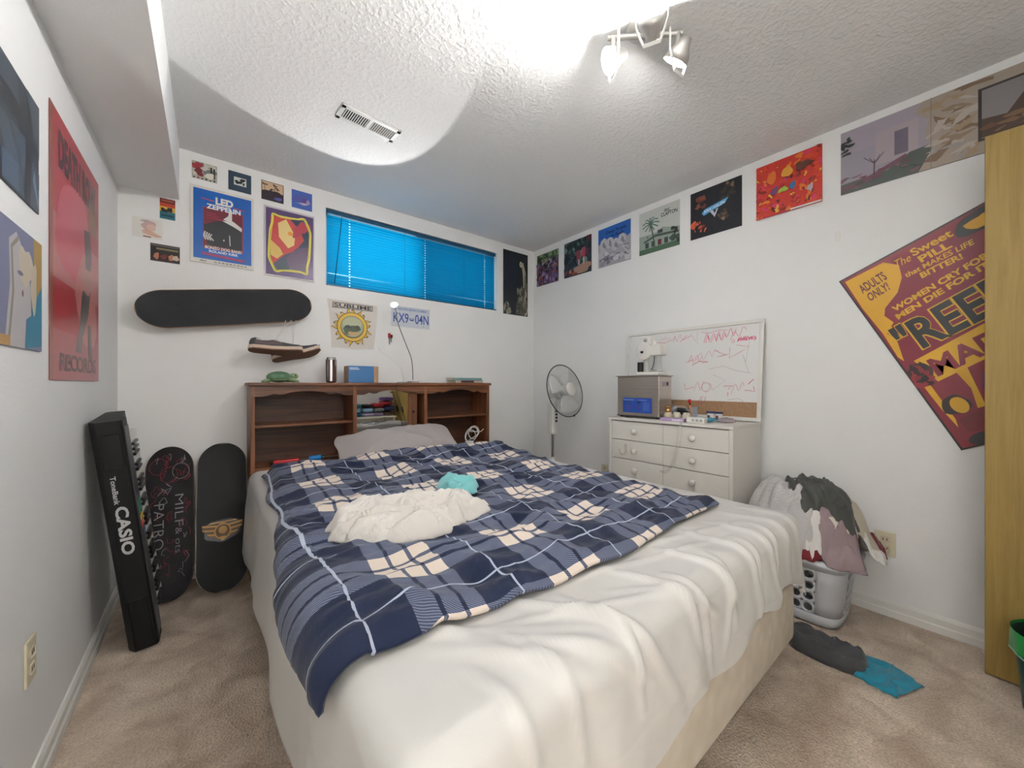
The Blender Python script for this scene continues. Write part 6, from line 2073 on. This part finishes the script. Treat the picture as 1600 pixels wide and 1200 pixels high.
drapes('white_sock', 'white sock slipping out below the dark shirt', 'sock', whitec, (2.140, 0.490), 0.048, 0.036, 0.046, rot=0.35, seed=3.3, fr=12, amp=0.008, wob=0.2, puff=0.012)
drapes('dark_shirt', 'charcoal jersey shirt crumpled on top of the laundry pile', 'shirt', olive, (2.270, 0.490), 0.140, 0.135, 0.050, rot=0.5, seed=7.9, fr=11, amp=0.032, st=1.6, wob=0.26, nr=56, nt=130, th=0.004, puff=0.020)

# clothes on the floor
char = mat('charcoal_knit', (62, 62, 64), 0.9, sheen=0.2, bump=0.1, bscale=300)
strip_cloth('charcoal_leggings', 'charcoal garment twisted on the carpet beside the bed', 'garment', char, [(2.03, 0.545), (1.965, 0.46), (1.955, 0.39), (1.975, 0.33), (1.985, 0.275)], [0.10, 0.17, 0.16, 0.17, 0.10], 0.050, seed=3.0, amp=0.020)
tealf = mat('teal_fleece', (28, 130, 156), 0.9, sheen=0.3)
strip_cloth('teal_cloth', 'teal blue cloth lying flat on the carpet below the charcoal garment', 'cloth', tealf, [(2.005, 0.318), (1.985, 0.265), (1.965, 0.215), (1.945, 0.160)], [0.11, 0.19, 0.19, 0.16], 0.018, seed=8.0, amp=0.012)

#---KEYBOARD---
kb_black = mat('keyboard_black', (17, 17, 18), 0.5, spec=0.3)
kb_grey = mat('keyboard_grey', (70, 70, 74), 0.4)
ka = Vector((-0.258, 2.165, 0.004)); kbv = Vector((-0.358, 2.085, 0.950))
kx = (kbv - ka).normalized()
ky = Vector((1.0, -0.02, 0)); ky = (ky - kx * ky.dot(kx)).normalized()
kz = kx.cross(ky)
KM = frame(ka, kx, ky, kz)
kl = (kbv - ka).length
kt = thing('electronic_keyboard', 'black electronic keyboard standing on end against the left wall', 'keyboard', mtx=KM)
b_ = MB().use(kb_black)
prof = [(0.0, 0.03), (0.022, 0.0), (0.088, 0.0), (0.094, 0.010), (0.094, 0.09), (0.075, 0.13), (0.060, 0.30), (0.012, 0.31), (0.0, 0.30)]
n = len(prof)
vs = [(x, a, c) for x in (0, kl) for a, c in prof]
b_.add(vs, [(i, (i + 1) % n, n + (i + 1) % n, n + i) for i in range(n)] + [tuple(range(n - 1, -1, -1)), tuple(range(n, 2 * n))])
b_.build('case', parent=kt, local=True)
MB().use(kb_grey).rbox((0.03, 0.0935, 0.012), (kl - 0.03, 0.0965, 0.088), 0.001, 1).build('control_strip', parent=kt, local=True)
MB().use(kb_black).rbox((0.015, 0.026, -0.003), (0.22, 0.084, 0.002), 0.003, 1).build('rear_recess_lower', parent=kt, local=True)
MB().use(kb_black).rbox((kl - 0.19, 0.026, -0.003), (kl - 0.05, 0.084, 0.002), 0.003, 1).build('rear_recess_upper', parent=kt, local=True)
key_w, key_b = mat('key_white', (228, 226, 220), 0.3), mat('key_black', (18, 18, 18), 0.3)
nkeys = 36
kw = (kl - 0.16) / nkeys
kf = None
for i in range(nkeys):
    M_ = Matrix.Translation((0.08 + i * kw, 0.066, 0.135))
    if kf is None:
        kf = MB().use(key_w).rbox((0.0006, 0, 0), (kw - 0.0006, 0.022, 0.150), 0.001, 1).build('white_key', parent=kt, local=True)
        kf.matrix_local = M_
    else:
        share(kf, 'white_key', kt, M_)
kf = None
for i in range(nkeys - 1):
    if i % 7 in (2, 6):
        continue
    M_ = Matrix.Translation((0.08 + (i + 1) * kw, 0.080, 0.135))
    if kf is None:
        kf = MB().use(key_b).rbox((-0.0055, 0, 0), (0.0055, 0.018, 0.095), 0.001, 1).build('black_key', parent=kt, local=True)
        kf.matrix_local = M_
    else:
        share(kf, 'black_key', kt, M_)
for i, c in enumerate(('2a7a6a', '3a8a78', 'c8b040', 'b84a3a', '4a5a8a')):
    MB().use(ink(c)).rbox((kl - 0.36 - i * 0.03, 0.0964, 0.03), (kl - 0.34 - i * 0.03, 0.099, 0.075), 0.0006, 1).build('tone_button', parent=kt, local=True)
for body, f0, f1, y0, y1, bo_ in (('ToneBank', 0.225, 0.345, 0.036, 0.052, 0.02), ('CASIO', 0.355, 0.565, 0.034, 0.072, 0.035)):
    tm = MB()
    put_text(tm, body, (kl * (1 - f0), y0, -0.0006), (kl * (1 - f1), y0, -0.0006), (kl * (1 - f0), y1, -0.0006), ink('c4c4c6'), bo_)
    tm.build('lettering', parent=kt, local=True)

#---GREEN BIN---
bn = thing('waste_bin', 'dark green waste bin with a bright green liner beside the door', 'bin', (2.142, -0.180, 0))
MB().use(mat('bin_dark_green', (22, 62, 48), 0.4)).lathe([(0, 0.002), (0.090, 0.002), (0.096, 0.012), (0.118, 0.27), (0.116, 0.27), (0.094, 0.016), (0, 0.010)], (2.142, -0.180, 0), 40).build('bucket', parent=bn)
lin_m = mat('green_liner', (40, 150, 72), 0.3)
MB().use(lin_m).grid(60, 6, lambda u, v: Vector((2.142, -0.180, 0)) + Vector(((0.1225 + 0.003 * math.sin(u * 60) * (1 - v)) * math.cos(2 * PI * u), (0.1225 + 0.003 * math.sin(u * 60) * (1 - v)) * math.sin(2 * PI * u), 0.205 + 0.072 * v + 0.006 * math.sin(u * 38) * (1 - v))), cu=True).build('liner', parent=bn)
MB().use(mat('liner_edge', (150, 190, 168), 0.4)).tube([(2.142 + 0.123 * math.cos(2 * PI * i / 48), -0.180 + 0.123 * math.sin(2 * PI * i / 48), 0.205 + 0.004 * math.sin(i)) for i in range(48)], 0.003, 6, True).build('liner_cuff', parent=bn)
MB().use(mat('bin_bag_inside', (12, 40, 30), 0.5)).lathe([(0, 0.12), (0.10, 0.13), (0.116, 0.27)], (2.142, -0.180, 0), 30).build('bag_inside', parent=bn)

#---BEHIND THE VIEWER (seen in the headboard mirror)---
tb = thing('clothes_table', 'white table of folded clothes seen in the headboard mirror', 'table', (1.78, -0.55, 0))
MB().use(lam).rbox((1.36, -0.735, 0.60), (2.20, -0.36, 0.625), 0.003, 1).build('table_top', parent=tb)
for x in (1.39, 2.15):
    for y in (-0.71, -0.40):
        MB().use(lam).rbox((x, y, 0), (x + 0.03, y + 0.03, 0.60), 0.002, 1).build('leg', parent=tb)
rnd = random.Random(11)
cols = [('teal', (40, 110, 130)), ('navy', (36, 44, 84)), ('black', (30, 30, 34)), ('pale blue', (140, 176, 204)), ('lilac', (176, 160, 190)), ('red', (170, 44, 50)), ('brown', (110, 86, 70)), ('violet', (90, 60, 120)), ('grey', (120, 120, 124))]
stacks = [(1.47, [4, 6]), (1.64, [0, 3, 0]), (1.81, [4, 3, 2]), (1.97, [4, 8, 5]), (2.11, [6, 1, 5, 7])]
for si, (x, ids) in enumerate(stacks):
    z = 0.6255
    for k, ci in enumerate(ids):
        nm, c = cols[ci]
        h_ = rnd.uniform(0.05, 0.075)
        pos = 'at the bottom of' if k == 0 else ('on top of' if k == len(ids) - 1 else 'inside')
        lab = '%s folded garment %s the %s clothes stack in the mirror' % (nm, pos, ('leftmost', 'second', 'middle', 'fourth', 'rightmost')[si])
        m_ = mat('folded_' + nm.replace(' ', '_'), c, 0.9)
        wx, wy2 = 0.076, 0.13
        cx_, cy_ = x + rnd.uniform(-0.006, 0.006), -0.555 + rnd.uniform(-0.02, 0.02)
        def ff(u, v, cx_=cx_, cy_=cy_, z=z, h_=h_, sd=si * 7 + k):
            a, b = 2 * PI * u, PI * (v - 0.5)
            cb = abs(math.cos(b)) ** 0.4
            px = math.copysign(abs(math.cos(a)) ** 0.35, math.cos(a)) * cb
            py = math.copysign(abs(math.sin(a)) ** 0.35, math.sin(a)) * cb
            pz = math.copysign(abs(math.sin(b)) ** 0.6, math.sin(b))
            return Vector((cx_ + px * wx, cy_ + py * wy2, z + h_ / 2 + pz * (h_ / 2 - 0.001) + 0.004 * nz(px * 2, py * 2, sd) * (1 if pz > 0 else 0)))
        MB().use(m_).grid(28, 12, ff, cu=True).build('folded_garment', label=lab, cat='garment', group='folded clothes on the white table')
        z += h_ + 0.003
